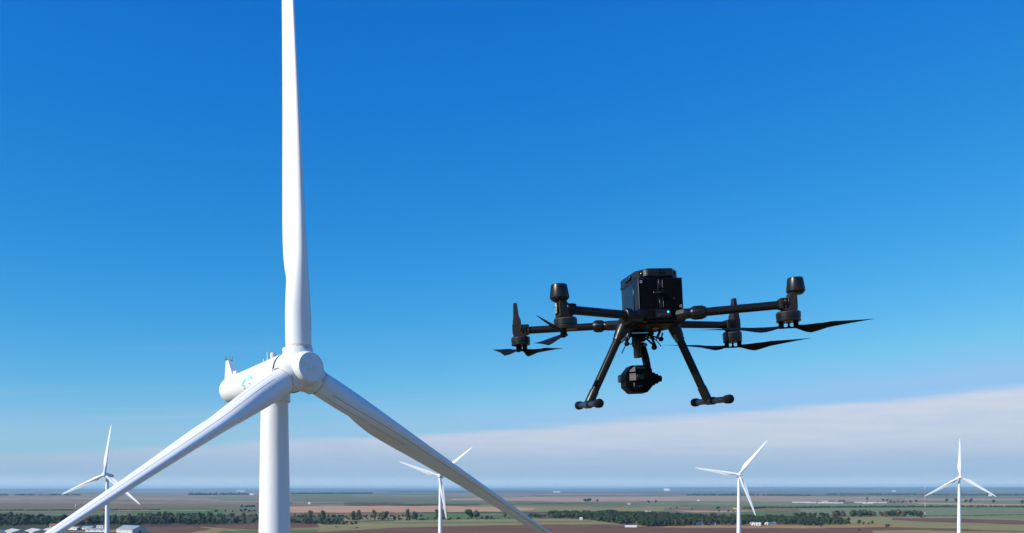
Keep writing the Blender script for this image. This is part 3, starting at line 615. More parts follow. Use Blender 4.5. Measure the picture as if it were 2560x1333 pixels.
# striped lattice mast
ms = empty('lattice_mast', ground_at(2312.5, 1290.5), 'thin red-and-white lattice mast in the right-hand field', 'mast')
Hm = 79.0; nseg = 7
for s in range(nseg):
    g = MB(); z0, z1 = Hm * s / nseg, Hm * (s + 1) / nseg; P = [(.62 * cos(a), .62 * sin(a)) for a in (.5, 2.6, 4.7)]
    for q in P: g.tube([(*q, z0), (*q, z1)], .11, 5)
    nb = 8
    for k in range(nb):
        for j in range(3):
            a, b_ = P[j], P[(j + 1) % 3]; za, zb = z0 + (z1 - z0) * k / nb, z0 + (z1 - z0) * (k + 1) / nb
            g.tube([(*a, za), (*b_, zb)], .06, 4)
    g.build('mast_section', BM['bright'] if s % 2 == 0 else redm, ms, smooth=False)
MB().box((0, -1, 1.2), (5, 3, 2.4), .1).build('equipment_hut', BM['wwall'], ms, smooth=False)
# power pylons, far right
for x, y, h, lab in ((2416, 1257, 30, 'grey power pylon right of the right-hand turbine'), (2457, 1253.5, 22, 'second, fainter power pylon further right')):
    py_ = empty('power_pylon', ground_at(x, y), lab, 'pylon', 'power pylons'); g = MB()
    for sx_, sy_ in ((1, 1), (1, -1), (-1, 1), (-1, -1)): g.tube([(2.2 * sx_, 2.2 * sy_, 0), (.4 * sx_, .4 * sy_, h)], .22, 5)
    g.build('frame', M['grey'], py_); g = MB()
    for z in (.62, .76, .9): g.tube([(-5, 0, h * z), (5, 0, h * z)], .2, 5)
    g.build('crossarm', M['grey'], py_)
# ------------------------------------------------------------------ wind turbines
PREP = 89.2
BEND = [sin(rad(PREP)), cos(rad(PREP))]       # bend direction in the parked blade's own frame
def blade_sections():
    """r, thickness, nose length, tail length, twist, downwind bend"""
    R = [1.95, 3.6, 5.2, 6.8, 8.5, 10.5, 13, 16, 20, 25, 30, 35, 40, 43.2, 44]
    TH = [2.34, 2.34, 2.32, 2.25, 2.1, 1.88, 1.65, 1.42, 1.16, .9, .7, .5, .3, .14, .03]
    AA = [1.17, 1.17, 1.17, 1.17, 1.16, 1.13, 1.08, 1.0, .9, .78, .66, .54, .4, .24, .06]
    LR = [1.17, 1.18, 1.36, 1.8, 2.25, 2.55, 2.5, 2.25, 1.95, 1.6, 1.32, 1.05, .75, .4, .08]
    TW = [1, 1, 1, 1, 1, .85, .7, .55, .4, .27, .18, .1, 0, 0, 0]
    out = []
    for r, t_, aa, lr, w in zip(R, TH, AA, LR, TW):
        m = min(1, max(0, (r - 5) / 6))
        out.append((r, t_ * (1 - .19 * m), aa * (1 + .18 * m), lr * (1 + .07 * m), 9.5 * w, .60 * (r / 34) ** 2))
    return out
def section_pts(t_, aa, lr, tw, pb, r, n=44):
    """closed loop: round nose (+x), thin tail fin (-x)"""
    rc = t_ * .5 + .08 * (lr - t_ * .5); w = min(1, max(0, (lr - t_ * .5) / .8)); out = []
    for k in range(n):
        a = 2 * pi * k / n; c, s_ = cos(a), sin(a)
        if c >= 0 or w == 0: x = c * aa; y = s_ * t_ / 2
        else:
            u = -c * lr; circ = sqrt(max(0, 1 - (u / rc) ** 2)); fin = w * .62 * (1 - u / lr)
            y = (1 if s_ >= 0 else -1) * (circ ** 4 + fin ** 4) ** .25 * t_ / 2; x = c * lr
            if abs(s_) < 1e-6: y = 0
        q = -rad(tw); x, y = x * cos(q) - y * sin(q), x * sin(q) + y * cos(q)
        out.append(Vector((x - pb * BEND[0], y + pb * BEND[1], r)))
    return out
def interp_sections(m=4):
    S = blade_sections(); out = []
    for i in range(len(S) - 1):
        p0, p1, p2, p3 = S[max(0, i - 1)], S[i], S[i + 1], S[min(len(S) - 1, i + 2)]
        for k in range(m):
            u = k / m; q = []
            for j in range(6):
                if j == 0: q.append(p1[0] + (p2[0] - p1[0]) * u); continue
                m1 = (p2[j] - p0[j]) / (p2[0] - p0[0]) * (p2[0] - p1[0]); m2 = (p3[j] - p1[j]) / (p3[0] - p1[0]) * (p2[0] - p1[0])
                q.append((2 * u ** 3 - 3 * u ** 2 + 1) * p1[j] + (u ** 3 - 2 * u ** 2 + u) * m1 + (-2 * u ** 3 + 3 * u ** 2) * p2[j] + (u ** 3 - u ** 2) * m2)
            out.append(tuple(q))
    out.append(S[-1]); return out
SEC = interp_sections()
def blade_mesh():
    g = MB(); g.rings([section_pts(t_, aa, lr, tw, pb, r) for r, t_, aa, lr, tw, pb in SEC]); return g.mesh('blade', M['white'], True, 50)
BLADE = blade_mesh()
BEND[:] = [0, 1]; BLADE_RUN = blade_mesh(); BEND[:] = [sin(rad(PREP)), cos(rad(PREP))]
def surf_line(k, r0, r1, w, off=.004, n=44, dashed=False):
    """a thin raised seal strip following loop index k of the sections"""
    g = MB(); rr_ = []
    for r, t_, aa, lr, tw, pb in SEC:
        if r0 <= r <= r1:
            P = section_pts(t_, aa, lr, tw, pb, r); i = int(k) % n; f = k - int(k); p = P[i].lerp(P[(i + 1) % n], f); tan = (P[(i + 1) % n] - P[i]).normalized()
            nrm = tan.cross(Vector((0, 0, 1))); nrm = nrm if nrm.dot(p - Vector((0, 0, r))) > 0 else -nrm
            rr_.append((p, tan, nrm))
    if dashed:
        out = []
        for (p, t0, n0), (q, t1, n1) in zip(rr_, rr_[1:]):
            m = max(2, int((q - p).length / .24))
            for j in range(m):
                a = p.lerp(q, j / m); b_ = p.lerp(q, (j + .55) / m); g.rings([[c + t0 * w * .5 + n0 * off, c + n0 * (off + .03), c - t0 * w * .5 + n0 * off, c - n0 * .02] for c in (a, b_)])
        return g
    g.rings([[p + t0 * w * .5 + n0 * off, p + n0 * (off + .012), p - t0 * w * .5 + n0 * off, p - n0 * .02] for p, t0, n0 in rr_]); return g
def tower_mesh(h, rb, rt, n=72):
    g = MB(); g.rings([[(r * cos(2 * pi * k / n), r * sin(2 * pi * k / n), z) for k in range(n)] for z, r in [(-6.0, rb)] + [(h * i / 12, rb + (rt - rb) * i / 12) for i in range(13)]]); return g.mesh('tower', M['tower'])
TOWER = tower_mesh(79.9, 2.56, 1.245)
def nac_r(y):
    if y < 11.7: return 1.90 - (y - 1.4) / 10.3 * .56
    u = (y - 11.7) / 1.35; return 1.34 * sqrt(max(0, 1 - u * u * .96))
def nacelle_mesh():
    g = MB(); ys = [1.42, 1.5] + [1.5 + i * 1.03 for i in range(1, 11)] + [11.7 + 1.35 * sin(pi / 2 * i / 9) for i in range(1, 10)]
    g.lathe([(1.7, 1.42)] + [(nac_r(y), y) for y in ys[1:]], (0, 1, 0), n=72)
    g.lathe([(1.36, -2.35), (1.36, -1.4)], (0, 0, 1), (0, 4.1, 0), 40)
    return g.mesh('nacelle', M['white'], True, 30)
NAC = nacelle_mesh()
HUBPROF = [(.001, -2.02), (1.26, -2.02), (1.33, -2.0), (1.38, -1.93), (1.42, -1.8), (1.56, -1.3), (1.70, -.7), (1.78, 0), (1.82, .6), (1.84, 1.25), (1.80, 1.32)]
def hub_mesh():
    g = MB(); g.lathe([(r, -d) for r, d in HUBPROF], (0, -1, 0), n=72, cap=True)
    for k in range(3):
        a = 2 * pi * k / 3; d = (sin(a), 0, cos(a)); g.lathe([(1.66, .6), (1.54, 1.25), (1.38, 1.6), (1.36, 1.98), (1.33, 2.03), (1.24, 2.03), (1.24, 1.7)], d, n=64)
    return g.mesh('hub', M['white_hub'], True, 33)
HUB = hub_mesh()
HUBH = 81.71; OV = 4.1; NTILT = 5.0
def make_turbine(name, loc, heading, az0, pitch, tilt, cone, label, group, main=False, sc=1.0):
    root = empty(name, loc, label, 'wind turbine', group, rz=rad(180 - heading)); root.scale = (sc,) * 3
    tw = link('tower', TOWER, root); nc = link('nacelle', NAC, root); nc.matrix_local = Matrix.Translation((0, -OV, HUBH)) @ Matrix.Rotation(-rad(NTILT), 4, 'X')
    hb = link('hub', HUB, root); base = Matrix.Translation((0, -OV, HUBH)) @ Matrix.Rotation(-rad(tilt), 4, 'X')
    hb.matrix_local = base @ Matrix.Rotation(rad(az0), 4, 'Y')
    bl = []
    for k in range(3):
        b_ = link('blade', BLADE if main else BLADE_RUN, root)
        b_.matrix_local = base @ Matrix.Rotation(rad(az0 + 120 * k), 4, 'Y') @ Matrix.Rotation(rad(cone), 4, 'X') @ Matrix.Rotation(-rad(pitch), 4, 'Z'); bl.append(b_)
    MB().lathe([(1.30, 79.3), (1.34, 79.32), (1.34, 79.6), (1.30, 79.62)], (0, 0, 1), n=56).build('yaw_flange', M['tower'], root)
    return root, tw, nc, hb, bl
AZ0, PITCH, TILT, CONE, HEAD = -1.94, 89.2, 3.74, 4.96, 134.0
root, tw, nc, hb, bl = make_turbine('wind_turbine', (-19.52 - 2.95, 88 + 2.85, .12), HEAD, AZ0, PITCH, TILT, CONE, 'huge near white wind turbine filling the left of the picture', 'wind turbines', True)
# -- near turbine details
for b_ in bl:
    MB().lathe([(1.178, 2.02), (1.178, 2.30), (1.16, 2.30), (1.16, 2.02)], (0, 0, 1), n=56, cap=False).build('root_ring', M['root'], b_)
    MB().lathe([(1.20, 1.7), (1.20, 2.035)], (0, 0, 1), n=56).build('root_gap', M['seam'], b_)
    surf_line(5.6, 3.4, 44, .042).build('seal_strip', M['line'], b_)
    surf_line(9.4, 3.0, 8.3, .042).build('seal_strip', M['line'], b_)
    if b_ is bl[1]: surf_line(10.2, 8.3, 13.5, .06, dashed=True).build('vortex_strip', M['line'], b_, smooth=False)
MB().lathe([(1.885, 1.30), (1.885, 1.40), (1.76, 1.40), (1.76, 1.30)], (0, 1, 0), n=72, cap=False).build('hub_gap', M['seam'], nc)
def side_pt(u, v, off=.006):
    """u along nacelle, v height -> point on the -X flank"""
    R = nac_r(u); return Vector((-sqrt(max(.01, R * R - v * v)) - off, u, v))
# cyan swoosh
g = MB(); A, B = [], []; nn = 24
for i in range(nn + 1):
    q = i / nn; u = 7.5 - q * 2.4; v = -.42 + sin(pi * (q * .80 + .02)) * .66; th = .36 * sin(pi * min(1, q * .96 + .02)) ** .8 + .01
    A.append(side_pt(u, v + th * .5)); B.append(side_pt(u, v - th * .5))
g.add(A + B, [(i, i + 1, nn + 2 + i, nn + 1 + i) for i in range(nn)]); g.build('logo_arc', M['logo'], nc)
me = text_mesh('PNE', .95)
for v in me.vertices: v.co = side_pt(6.55 - v.co.x * 1.0, v.co.y - .72)
me.materials.append(M['logo2']); link('logo_lettering', me, nc)
for u, v, l_ in ((8.3, .95, .3), (8.05, .9, .12), (11.0, .75, .3), (11.9, .2, .25)):
    P = [side_pt(u, v), side_pt(u + .05, v), side_pt(u + .05, v - l_), side_pt(u, v - l_)]; MB().add(P, [(0, 1, 2, 3)]).build('hatch_mark', M['line'], nc)
MB().lathe([(nac_r(7.0) + .006, 7.0), (nac_r(7.0) + .006, 7.03)], (0, 1, 0), n=72, cap=False).build('panel_joint', M['hot'], nc)
# weather mast on the tail
def z_top(y): return nac_r(y) - .03
g = MB(); g.rings([[(-w, y0, z), (w, y0, z), (w, y1, z), (-w, y1, z)] for z, w, y0, y1 in ((.7, .40, 10.85, 12.62), (1.35, .36, 11.1, 12.62), (3.15, .14, 12.2, 12.62))]); mast = g.build('weather_mast', M['white'], nc, smooth=False)
MB().tube([(-.5, 12.44, 3.2), (.5, 12.44, 3.2)], .045, 8).build('crossbar', M['grey'], mast)
for x, h in ((-.48, .42), (-.2, .26), (.22, .34), (.48, .42)):
    g = MB(); g.tube([(x, 12.44, 3.19), (x, 12.44, 3.19 + h)], .022, 6); g.tube([(x, 12.44, 3.19 + h * .7), (x, 12.44, 3.19 + h)], .07, 8); g.build('wind_sensor', M['grey'], mast)
MB().box((-.1, 10.75, 1.5), (.5, .6, .5), .03).build('roof_box', M['white'], nc)
for y, h in ((5.2, 1.0), (5.9, .5)): MB().tube([(0, y, z_top(y)), (0, y, z_top(y) + h)], [.045, .03], 6).build('lightning_rod', M['white'], nc)
MB().lathe([(.24, 0), (.25, .12), (.27, .62), (.20, .7)], (0, 0, 1), (0, 4.2, z_top(4.2) - .03), 20).build('beacon', M['lamp'], nc)
for y0, x0 in ((1.9, .02),): pass
# tower stains and flange joints
for z in (22.5, 50.2): MB().lathe([(2.56 - z * .01646 + .012, z), (2.56 - z * .01646 + .012, z + .10)], (0, 0, 1), n=72, cap=False).build('tower_joint', M['hot'], root)
for i in range(9):
    rnd = random.Random(i); a = rad(rnd.uniform(-150, -100)); z = 70 + rnd.uniform(0, 7); R = 2.56 - z * .01646 + .004
    s_ = rnd.uniform(.02, .05); P = [(R * cos(a + q / R), R * sin(a + q / R), z + w) for q, w in ((-s_, 0), (0, s_), (s_, 0), (0, -s_ * 2.4))]
    MB().add(P, [(0, 1, 2, 3)]).build('chipped_spot', M['root'], tw)
# -- far turbines, one wind
far = [(263, 34.5, 2.86, 6.5, 'white turbine at far left behind the descending blade, nacelle seen from the side'), (1100, 31, 2.5, 49.5, 'white turbine half hidden behind the big right-hand blade'), (1849.5, 34.5, 2.5, 39.0, 'white turbine right of the drone leg, one blade pointing left'), (2402, 28, 2.2, 0.5, 'white turbine near the right edge with one blade straight up')]
for x, up, sc_, a0, lab in far:
    Y = 2400 / sc_; X = (x - 1280) / 2400 * Y; hz = CZ + up / sc_
    f_root = make_turbine('wind_turbine', (X, Y + OV, 0), 190, a0, 4.0, 4.0, 2.0, lab, 'wind turbines', sc=1.0)[0]
    f_root.location.z = hz - HUBH

# ------------------------------------------------------------------ the drone (local: x right, y away from the camera, z up; metres)
dr = empty('quadcopter_drone', (0, 0, 0), 'large black quadcopter drone with folding arms hovering in the sky right of the big turbine', 'drone')
RR = Matrix.Rotation(rad(10.9), 4, 'Z') @ Matrix.Rotation(rad(-3.07), 4, 'Y')
dr.matrix_world = Matrix.Translation((.476, 3.26, CZ + .528)) @ RR
def outline(pts, z0, z1, bev=.003):
    """top-view outline extruded in z with a small chamfer"""
    c = Vector((sum(p[0] for p in pts) / len(pts), sum(p[1] for p in pts) / len(pts)))
    def ins(p, d):
        v = Vector(p) - c; return (c.x + v.x * (1 - d / max(.01, v.length)), c.y + v.y * (1 - d / max(.01, v.length)))
    g = MB(); g.rings([[(*ins(p, bev), z0) for p in pts], [(*p, z0 + bev) for p in pts], [(*p, z1 - bev) for p in pts], [(*ins(p, bev), z1) for p in pts]]); return g
# hull
hull = outline([(-.095, -.10), (-.055, -.118), (-.018, -.122), (.028, -.122), (.062, -.112), (.09, -.085), (.092, .09), (.07, .13), (.02, .145), (-.03, .145), (-.075, .13), (-.095, .085)], .0225, .061, .006)
body = hull.build('body', M['black'], dr, angle=30)
outline([(-.03, -.1265), (-.012, -.1285), (.012, -.1285), (.022, -.1265), (.018, -.116), (-.026, -.116)], .030, .057, .003).build('rear_panel', M['black2'], body, angle=30)
outline([(-.06, -.085), (.06, -.085), (.07, .06), (.05, .11), (-.05, .11), (-.07, .06)], .0175, .024, .003).build('belly_plate', M['black'], body, angle=30)
for x, w in ((-.045, .012), (-.02, .008)): MB().box((x, -.02, .0172), (w, .006, .002)).build('vent', M['metal'], body)
MB().box((.012, .0, .0150), (.02, .012, .006), .002).build('contact_block', M['brass'], body)
MB().box((.048, -.078, .0185), (.03, .003, .003), .001).build('edge_trim', M['metal'], body)
def letters(txt, size, c, mat, parent, name='lettering', rz180=False, mirror=False, yoff=0.0):
    me = text_mesh(txt, size)
    for v in me.vertices:
        x, z = v.co.x, v.co.y
        if rz180: x, z = -x, -z
        v.co = Vector((c[0] + x, c[1], c[2] + z))
    me.materials.append(M[mat]); return link(name, me, parent)
letters('dji', .013, (-.021, -.1297, .0385), 'faint', body); letters('MATRICE 300', .0065, (.002, -.1297, .0395), 'faint', body)
MB().lathe([(.0028, 0), (.0040, .0008), (.0030, .0018), (.0003, .0022)], (0, -1, 0), (.0125, -.1287, .0478), 14).build('status_light', M['cyanlamp'], body)
# battery pack: two batteries with a latch between
for s, (x0, x1) in enumerate(((-.074, -.006), (.007, .082))):
    bt = MB().box(((x0 + x1) / 2, 0, .1155 if s == 0 else .1165), (x1 - x0, .18, .107 if s == 0 else .104), .0045, seg=2).build('battery', M['batt'], dr, angle=35)
    MB().box(((x0 + x1) / 2, -.0905, .1155), (x1 - x0 - .008, .003, .096), .001).build('battery_face', M['gloss'] if 0 else M['black'], bt)
    e = x0 + .0015 if s == 0 else x0 + .004
    for zc, h in ((.1155, .10),) if s == 0 else ((.146, .026), (.080, .022)):
        MB().box((e, -.0925, zc), (.0016, .003, h), .0005).build('edge_strip', M['hot'], bt)
    letters('D', .0115, (-.0625, -.0925, .1545) if s == 0 else (.071, -.0925, .0735), 'print', bt, 'unlock_mark', rz180=(s == 1))
    if s: letters('DJI', .003, (.049, -.0925, .098), 'redlamp', bt, 'small_red_mark')
for s in (-1,): MB().box((-.0752, .01, .112), (.0022, .115, .085), .001).build('side_panel', M['batt'], dr)
MB().box((.0005, -.086, .1155), (.012, .010, .104), .001).build('latch_channel', M['black'], dr)
lt = MB().box((.0005, -.0925, .148), (.0085, .004, .030), .001).build('latch_bar', M['black2'], dr); MB().lathe([(.0025, 0), (.0025, .002)], (0, -1, 0), (.0005, -.094, .139), 12).build('screw', M['gloss'], lt)
lt = MB().box((.0005, -.0925, .082), (.0085, .004, .034), .001).build('latch_bar', M['black2'], dr); MB().lathe([(.0025, 0), (.0025, .002)], (0, -1, 0), (.0005, -.094, .093), 12).build('screw', M['gloss'], lt)
for k in range(4): MB().box((.0005, -.0948, .070 + k * .003), (.006, .0012, .0012)).build('grip_rib', M['gloss'], lt)
kn = MB().lathe([(.006, 0), (.007, .003), (.007, .007), (.005, .009)], (0, -1, 0), (.0035, -.092, .1165), 20).build('latch_knob', M['black'], dr)
g = MB(); g.tube([(.002, -.103, .1165), (-.022, -.103, .1168)], [.0022, .0016], 10); g.ball((-.0235, -.103, .1168), .0033, 12); g.build('lever', M['metal'], kn)
# top cover with rear-facing sensors
cov = outline([(-.072, .095), (-.070, -.050), (-.038, -.096), (.046, -.098), (.074, -.062), (.078, .095), (.05, .115), (-.05, .115)], .1695, .1985, .005).build('top_cover', M['black2'], dr, angle=30)
outline([(-.076, .09), (-.0745, -.048), (-.068, -.06), (-.064, .09)], .1635, .1715, .001).build('cover_rim', M['black2'], cov)
MB().box((-.0745, .015, .184), (.003, .062, .014), .0012).build('side_hatch', M['black2'], cov)
MB().box((-.0765, .01, .1845), (.0015, .012, .008), .0005).build('side_port', M['gloss'], cov)
def sensor(c, d, r, name='camera_lens', parent=cov, dep=.004):
    d = Vector(d).normalized(); c = Vector(c)
    o = MB().lathe([(r * 1.25, -.002), (r * 1.25, dep * .3), (r * 1.05, dep * .5), (r, dep * .2), (r * .95, dep * .1)], d, c, 22).build(name, M['black'], parent)
    MB().lathe([(r * .95, dep * .12), (r * .7, dep * .4), (.0002, dep * .5)], d, c, 22).build('glass', M['gloss'], o); return o
dl = Vector((-.046, -.032, 0)).normalized(); dl2 = Vector((-.82, -.57, 0))
sensor((-.0545, -.0735, .1845), dl2, .0068)
g = MB(); g.box((-.0450, -.0868, .1845), (.012, .004, .02), .0015, rot=Matrix.Rotation(rad(-35), 3, 'Z')); g.build('lens_bezel', M['hot'], cov)
for x in (-.001, .0115): sensor((x, -.0975, .1855), (0, -1, 0), .0050)
g = MB(); g.tube([(-.001, -.0975, .1925), (.0115, -.0975, .1925)], .0012, 6); g.build('bezel_bar', M['black'], cov)
sensor((.062, -.080, .1845), (.78, -.62, 0), .0068)
sensor((.020, .03, .0175), (0, 0, -1), .007, 'underside_lens', body); sensor((-.01, .05, .0175), (0, 0, -1), .007, 'underside_lens', body)

def sleeve(p0, p1, r, parent):
    """ribbed twist-lock where the arm meets the body"""
    a = Vector(p1) - Vector(p0); Ln = a.length; a.normalize()
    o = MB().lathe([(r * .80, 0), (r * .96, Ln * .05), (r * .96, Ln * .24), (r * .90, Ln * .27), (r * 1.12, Ln * .34), (r * 1.19, Ln * .42), (r * 1.19, Ln * .86), (r * 1.02, Ln * .97), (r * .85, Ln)], a, p0, 28).build('lock_sleeve', M['black2'], parent, angle=32)
    up = Vector((0, 0, 1)); x = a.cross(up).normalized(); y = x.cross(a); g = MB()
    for k in range(14):
        t_ = 2 * pi * k / 14; q = (x * cos(t_) + y * sin(t_)) * r * 1.21
        g.tube([Vector(p0) + a * Ln * .40 + q * .93, Vector(p0) + a * Ln * .48 + q, Vector(p0) + a * Ln * .84 + q * .99], r * .08, 5)
    g.build('grip_rib', M['black2'], o); return o
def blade_prop(hub, phi, Ln, cone, parent, cw=1, droop=.0, tws=1.0, chs=1.0):
    """one propeller blade; phi = direction in the rotor plane"""
    nS, n = 16, 10; rs = []
    for i in range(nS + 1):
        u = i / nS; r = .020 + (Ln - .020) * u
        ch = (.014 + .034 * min(1, u / .22) ** 1.2) if u < .22 else .048 * (1 - (u - .22) / .78) ** .85 + .004
        ch *= chs; tw = rad(34 - 26 * u) * cw * tws; th = ch * (.13 - .05 * u)
        z = sin(rad(cone)) * (r - .02) - droop * sin(pi * min(1, u / .45)) * .5 + .006 * u * u
        ring = []
        for k in range(n):
            a = 2 * pi * k / n; xx = cos(a) * ch * .5 + .18 * ch; zz = sin(a) * th * .5 - .1 * th * cos(2 * a)
            ring.append(Vector((r * cos(rad(cone)), cw * (xx * cos(tw)), z + xx * sin(tw) * -1 * cw * cw + zz)))
        rs.append(ring)
    g = MB(); g.rings(rs); mt = Matrix.Translation(hub) @ Matrix.Rotation(rad(phi), 4, 'Z')
    g.v = [tuple(mt @ Vector(v)) for v in g.v]
    return g.build('propeller_blade', M['prop'], parent, angle=50)
def motor(x, y, zt, zb, r, blades, arm, gap=True, cw=1, shell_ring=True):
    """motor hangs under the arm; zt..zb = can"""
    H = zt - zb
    can = MB().lathe([(r * .55, H * 1.12), (r * .9, H * 1.02), (r * 1.0, H * .92), (r * 1.0, H * .42), (r * .965, H * .38), (r * .965, H * .26), (r * 1.0, H * .22), (r * .99, H * .05), (r * .92, 0)], (0, 0, 1), (x, y, zb), 40).build('motor', M['black2'], arm, angle=30)
    MB().lathe([(r * 1.006, H * .88), (r * 1.006, H * .91)], (0, 0, 1), (x, y, zb), 40, False).build('motor_ring', M['hot'], can)
    g = MB(); zc = zb - .010; a0 = rad(blades[0][0])
    for k, bl_ in enumerate(blades):
        a = rad(bl_[0]); q = Vector((cos(a), sin(a), 0))
        g.lathe([(.007, -.010), (.0085, -.008), (.0085, .012)], (0, 0, 1), Vector((x, y, zc)) + q * .024, 14)
        g.tube([Vector((x, y, zc - .008)) , Vector((x, y, zc - .008)) + q * .026], .003, 6)
    g.lathe([(.0065, -.004), (.005, .001), (.003, .004), (.0045, .012)], (0, 0, 1), (x, y, zc - .004), 12)
    pr = g.build('propeller_hub', M['black'], can)
    for bl_ in blades: blade_prop((x, y, zc - .002), bl_[0], bl_[1], bl_[2], can, cw, bl_[3] if len(bl_) > 3 else .0, bl_[4] if len(bl_) > 4 else 1.0, bl_[5] if len(bl_) > 5 else 1.0)
    return can
def arm(p0, p1, stub, sl_len, r, mname='arm'):
    p0, p1 = Vector(p0), Vector(p1); a = (p1 - p0).normalized()
    o = MB().tube([p0, p1], r, 24).build(mname, M['carbon'], dr)
    sleeve(p0 - a * .002, p0 + a * sl_len, r * 1.28, o)
    g = MB(); g.tube([Vector(stub), p0 + a * .004], [r * 1.45, r * 1.3], 8); g.build('arm_root', M['black2'], o, angle=30)
    return o, a
def housing(o, p1, mx, my, zt, dirx, top, sz=(.052, .044), clamp=True):
    """clamp and housing at the arm's end; top = height of the pillar"""
    p1 = Vector(p1)
    yaw = Matrix.Rotation(atan2((my - p1.y), (mx - p1.x)), 3, 'Z'); h = None
    prof = [(-.034, .015), (-.030, .018), (-.006, .018), (-.002, .024), (-.001, top - p1.z), (.022, top - p1.z), (.0235, .02), (.0235, -.022), (.012, -.027), (-.012, -.027), (-.024, -.017), (-.034, -.014)]
    g = MB(); mt = Matrix.Translation((mx, my, p1.z)) @ yaw.to_4x4()
    g.prism(prof, -.019, .019, mt); h = g.build('motor_housing', M['matt'], o, smooth=False)
    b = h.modifiers.new('bevel', 'BEVEL'); b.width = .0028; b.segments = 2; b.limit_method = 'ANGLE'; b.angle_limit = rad(25)
    for u in (-.022, -.0105):
        g = MB(); g.box((u, 0, .0), (.0035, .0425, .030), .0012); g.v = [tuple(mt @ Vector(v)) for v in g.v]; g.build('clamp_band', M['black'], h)
        g = MB(); g.box((u + .006, 0, .004), (.004, .0408, .024), .0012); g.v = [tuple(mt @ Vector(v)) for v in g.v]; g.build('clamp_rib', M['black2'], h)
    g = MB(); g.box((.0245, 0, .004), (.003, .022, .036), .0012); g.v = [tuple(mt @ Vector(v)) for v in g.v]; cap = g.build('end_window', M['black'], h)
    return h, mt
def gps_cap(x, y, z0, z1, arm_o):
    H = z1 - z0
    return MB().lathe([(.010, -.004), (.0215, -.003), (.0300, .006), (.0305, .0085), (.0255, H - .006), (.0245, H - .002), (.0225, H)], (0, 0, 1), (x, y, z0), 44).build('antenna_cap', M['black2'], arm_o, angle=30)
def stick(mt, arm_o, z0, z1):
    g = MB(); g.rings([[mt @ Vector((cx + a * w, b_ * d, z)) for a, b_ in ((-1, -1), (1, -1), (1, 1), (-1, 1))] for z, w, d, cx in ((z0 - .02, .0150, .016, .009), (z0 + .004, .0145, .0155, .009), (z0 + .022, .0100, .012, .011), (z1 - .003, .0070, .009, .012), (z1, .0060, .008, .012))])
    o = g.build('antenna_stick', M['matt'], arm_o, smooth=False); b = o.modifiers.new('bevel', 'BEVEL'); b.width = .002; b.segments = 2; return o
# rear right arm (C), rear left (B), front left (A), front right (D)
oC, a = arm((.070, -.126, .0405), (.345, -.243, .0425), (.045, -.095, .040), .070, .0138)
h, mt = housing(oC, (.36, -.247, .0445), .3755, -.25, .02, 1, .078)
gps_cap(.401, -.252, .0775, .1275, oC)
motor(.3725, -.25, .0185, -.0135, .0392, [(-4, .290, 1.5, .012), (160, .300, .5, .010)], oC)
oB, a = arm((-.105, -.115, .0405), (-.335, -.243, .0385), (-.05, -.09, .040), .040, .0138)
h, mt = housing(oB, (-.352, -.247, .0385), -.368, -.25, .015, -1, .070)
gps_cap(-.3815, -.252, .0685, .1165, oB)
lw = MB().box((-.3945, -.253, .044), (.003, .014, .032), .0012).build('light_window', M['window'], h)
MB().box((-.3962, -.253, .0475), (.001, .005, .007), .0004).build('diode', M['black2'], lw); MB().box((-.3962, -.253, .0375), (.001, .004, .004), .0004).build('diode', M['black2'], lw)
motor(-.3665, -.25, .0135, -.022, .0360, [(238, .270, 3.0, .004, .1, .45), (98, .285, 1.5, .004, 1.5)], oB)
for i, q in enumerate((.26, .47, .70)):      # worn lettering on the tube
    c = Vector((-.105, -.115, .0405)).lerp(Vector((-.335, -.243, .0385)), 1 - q)
    me = text_mesh(('M3', '00', 'RTK')[2 - i] if 0 else ('R', 'T', 'K')[i], .011)
    for v in me.vertices: v.co = Vector((c.x + v.co.x, c.y - .0128 + abs(v.co.y) * .3 + v.co.x * -.4, c.z + .006 + v.co.y * .8))
    me.materials.append(M['faint']); link('lettering', me, oB)
oA, a = arm((-.114, .132, .0485), (-.372, .243, .0565), (-.05, .1, .044), .052, .0130)
h, mt = housing(oA, (-.39, .247, .0575), -.406, .25, .03, -1, .082)
stick(mt, oA, .030, .098)
MB().box((-.4305, .25, .050), (.0022, .012, .022), .001).build('arm_light', M['redlamp'], h)
motor(-.4045, .25, .0330, .0040, .0340, [(43, .28, 4.0, .014), (101, .28, 7.0, .010)], oA)
oD, a = arm((.098, .125, .0480), (.372, .243, .0590), (.05, .1, .044), .052, .0130)
h, mt = housing(oD, (.39, .247, .0590), .404, .25, .03, 1, .082)
stick(mt, oD, .030, .100)
motor(.4020, .25, .0320, -.0050, .0355, [(-16, .285, .8, .010), (182, .280, .5, .010)], oD)
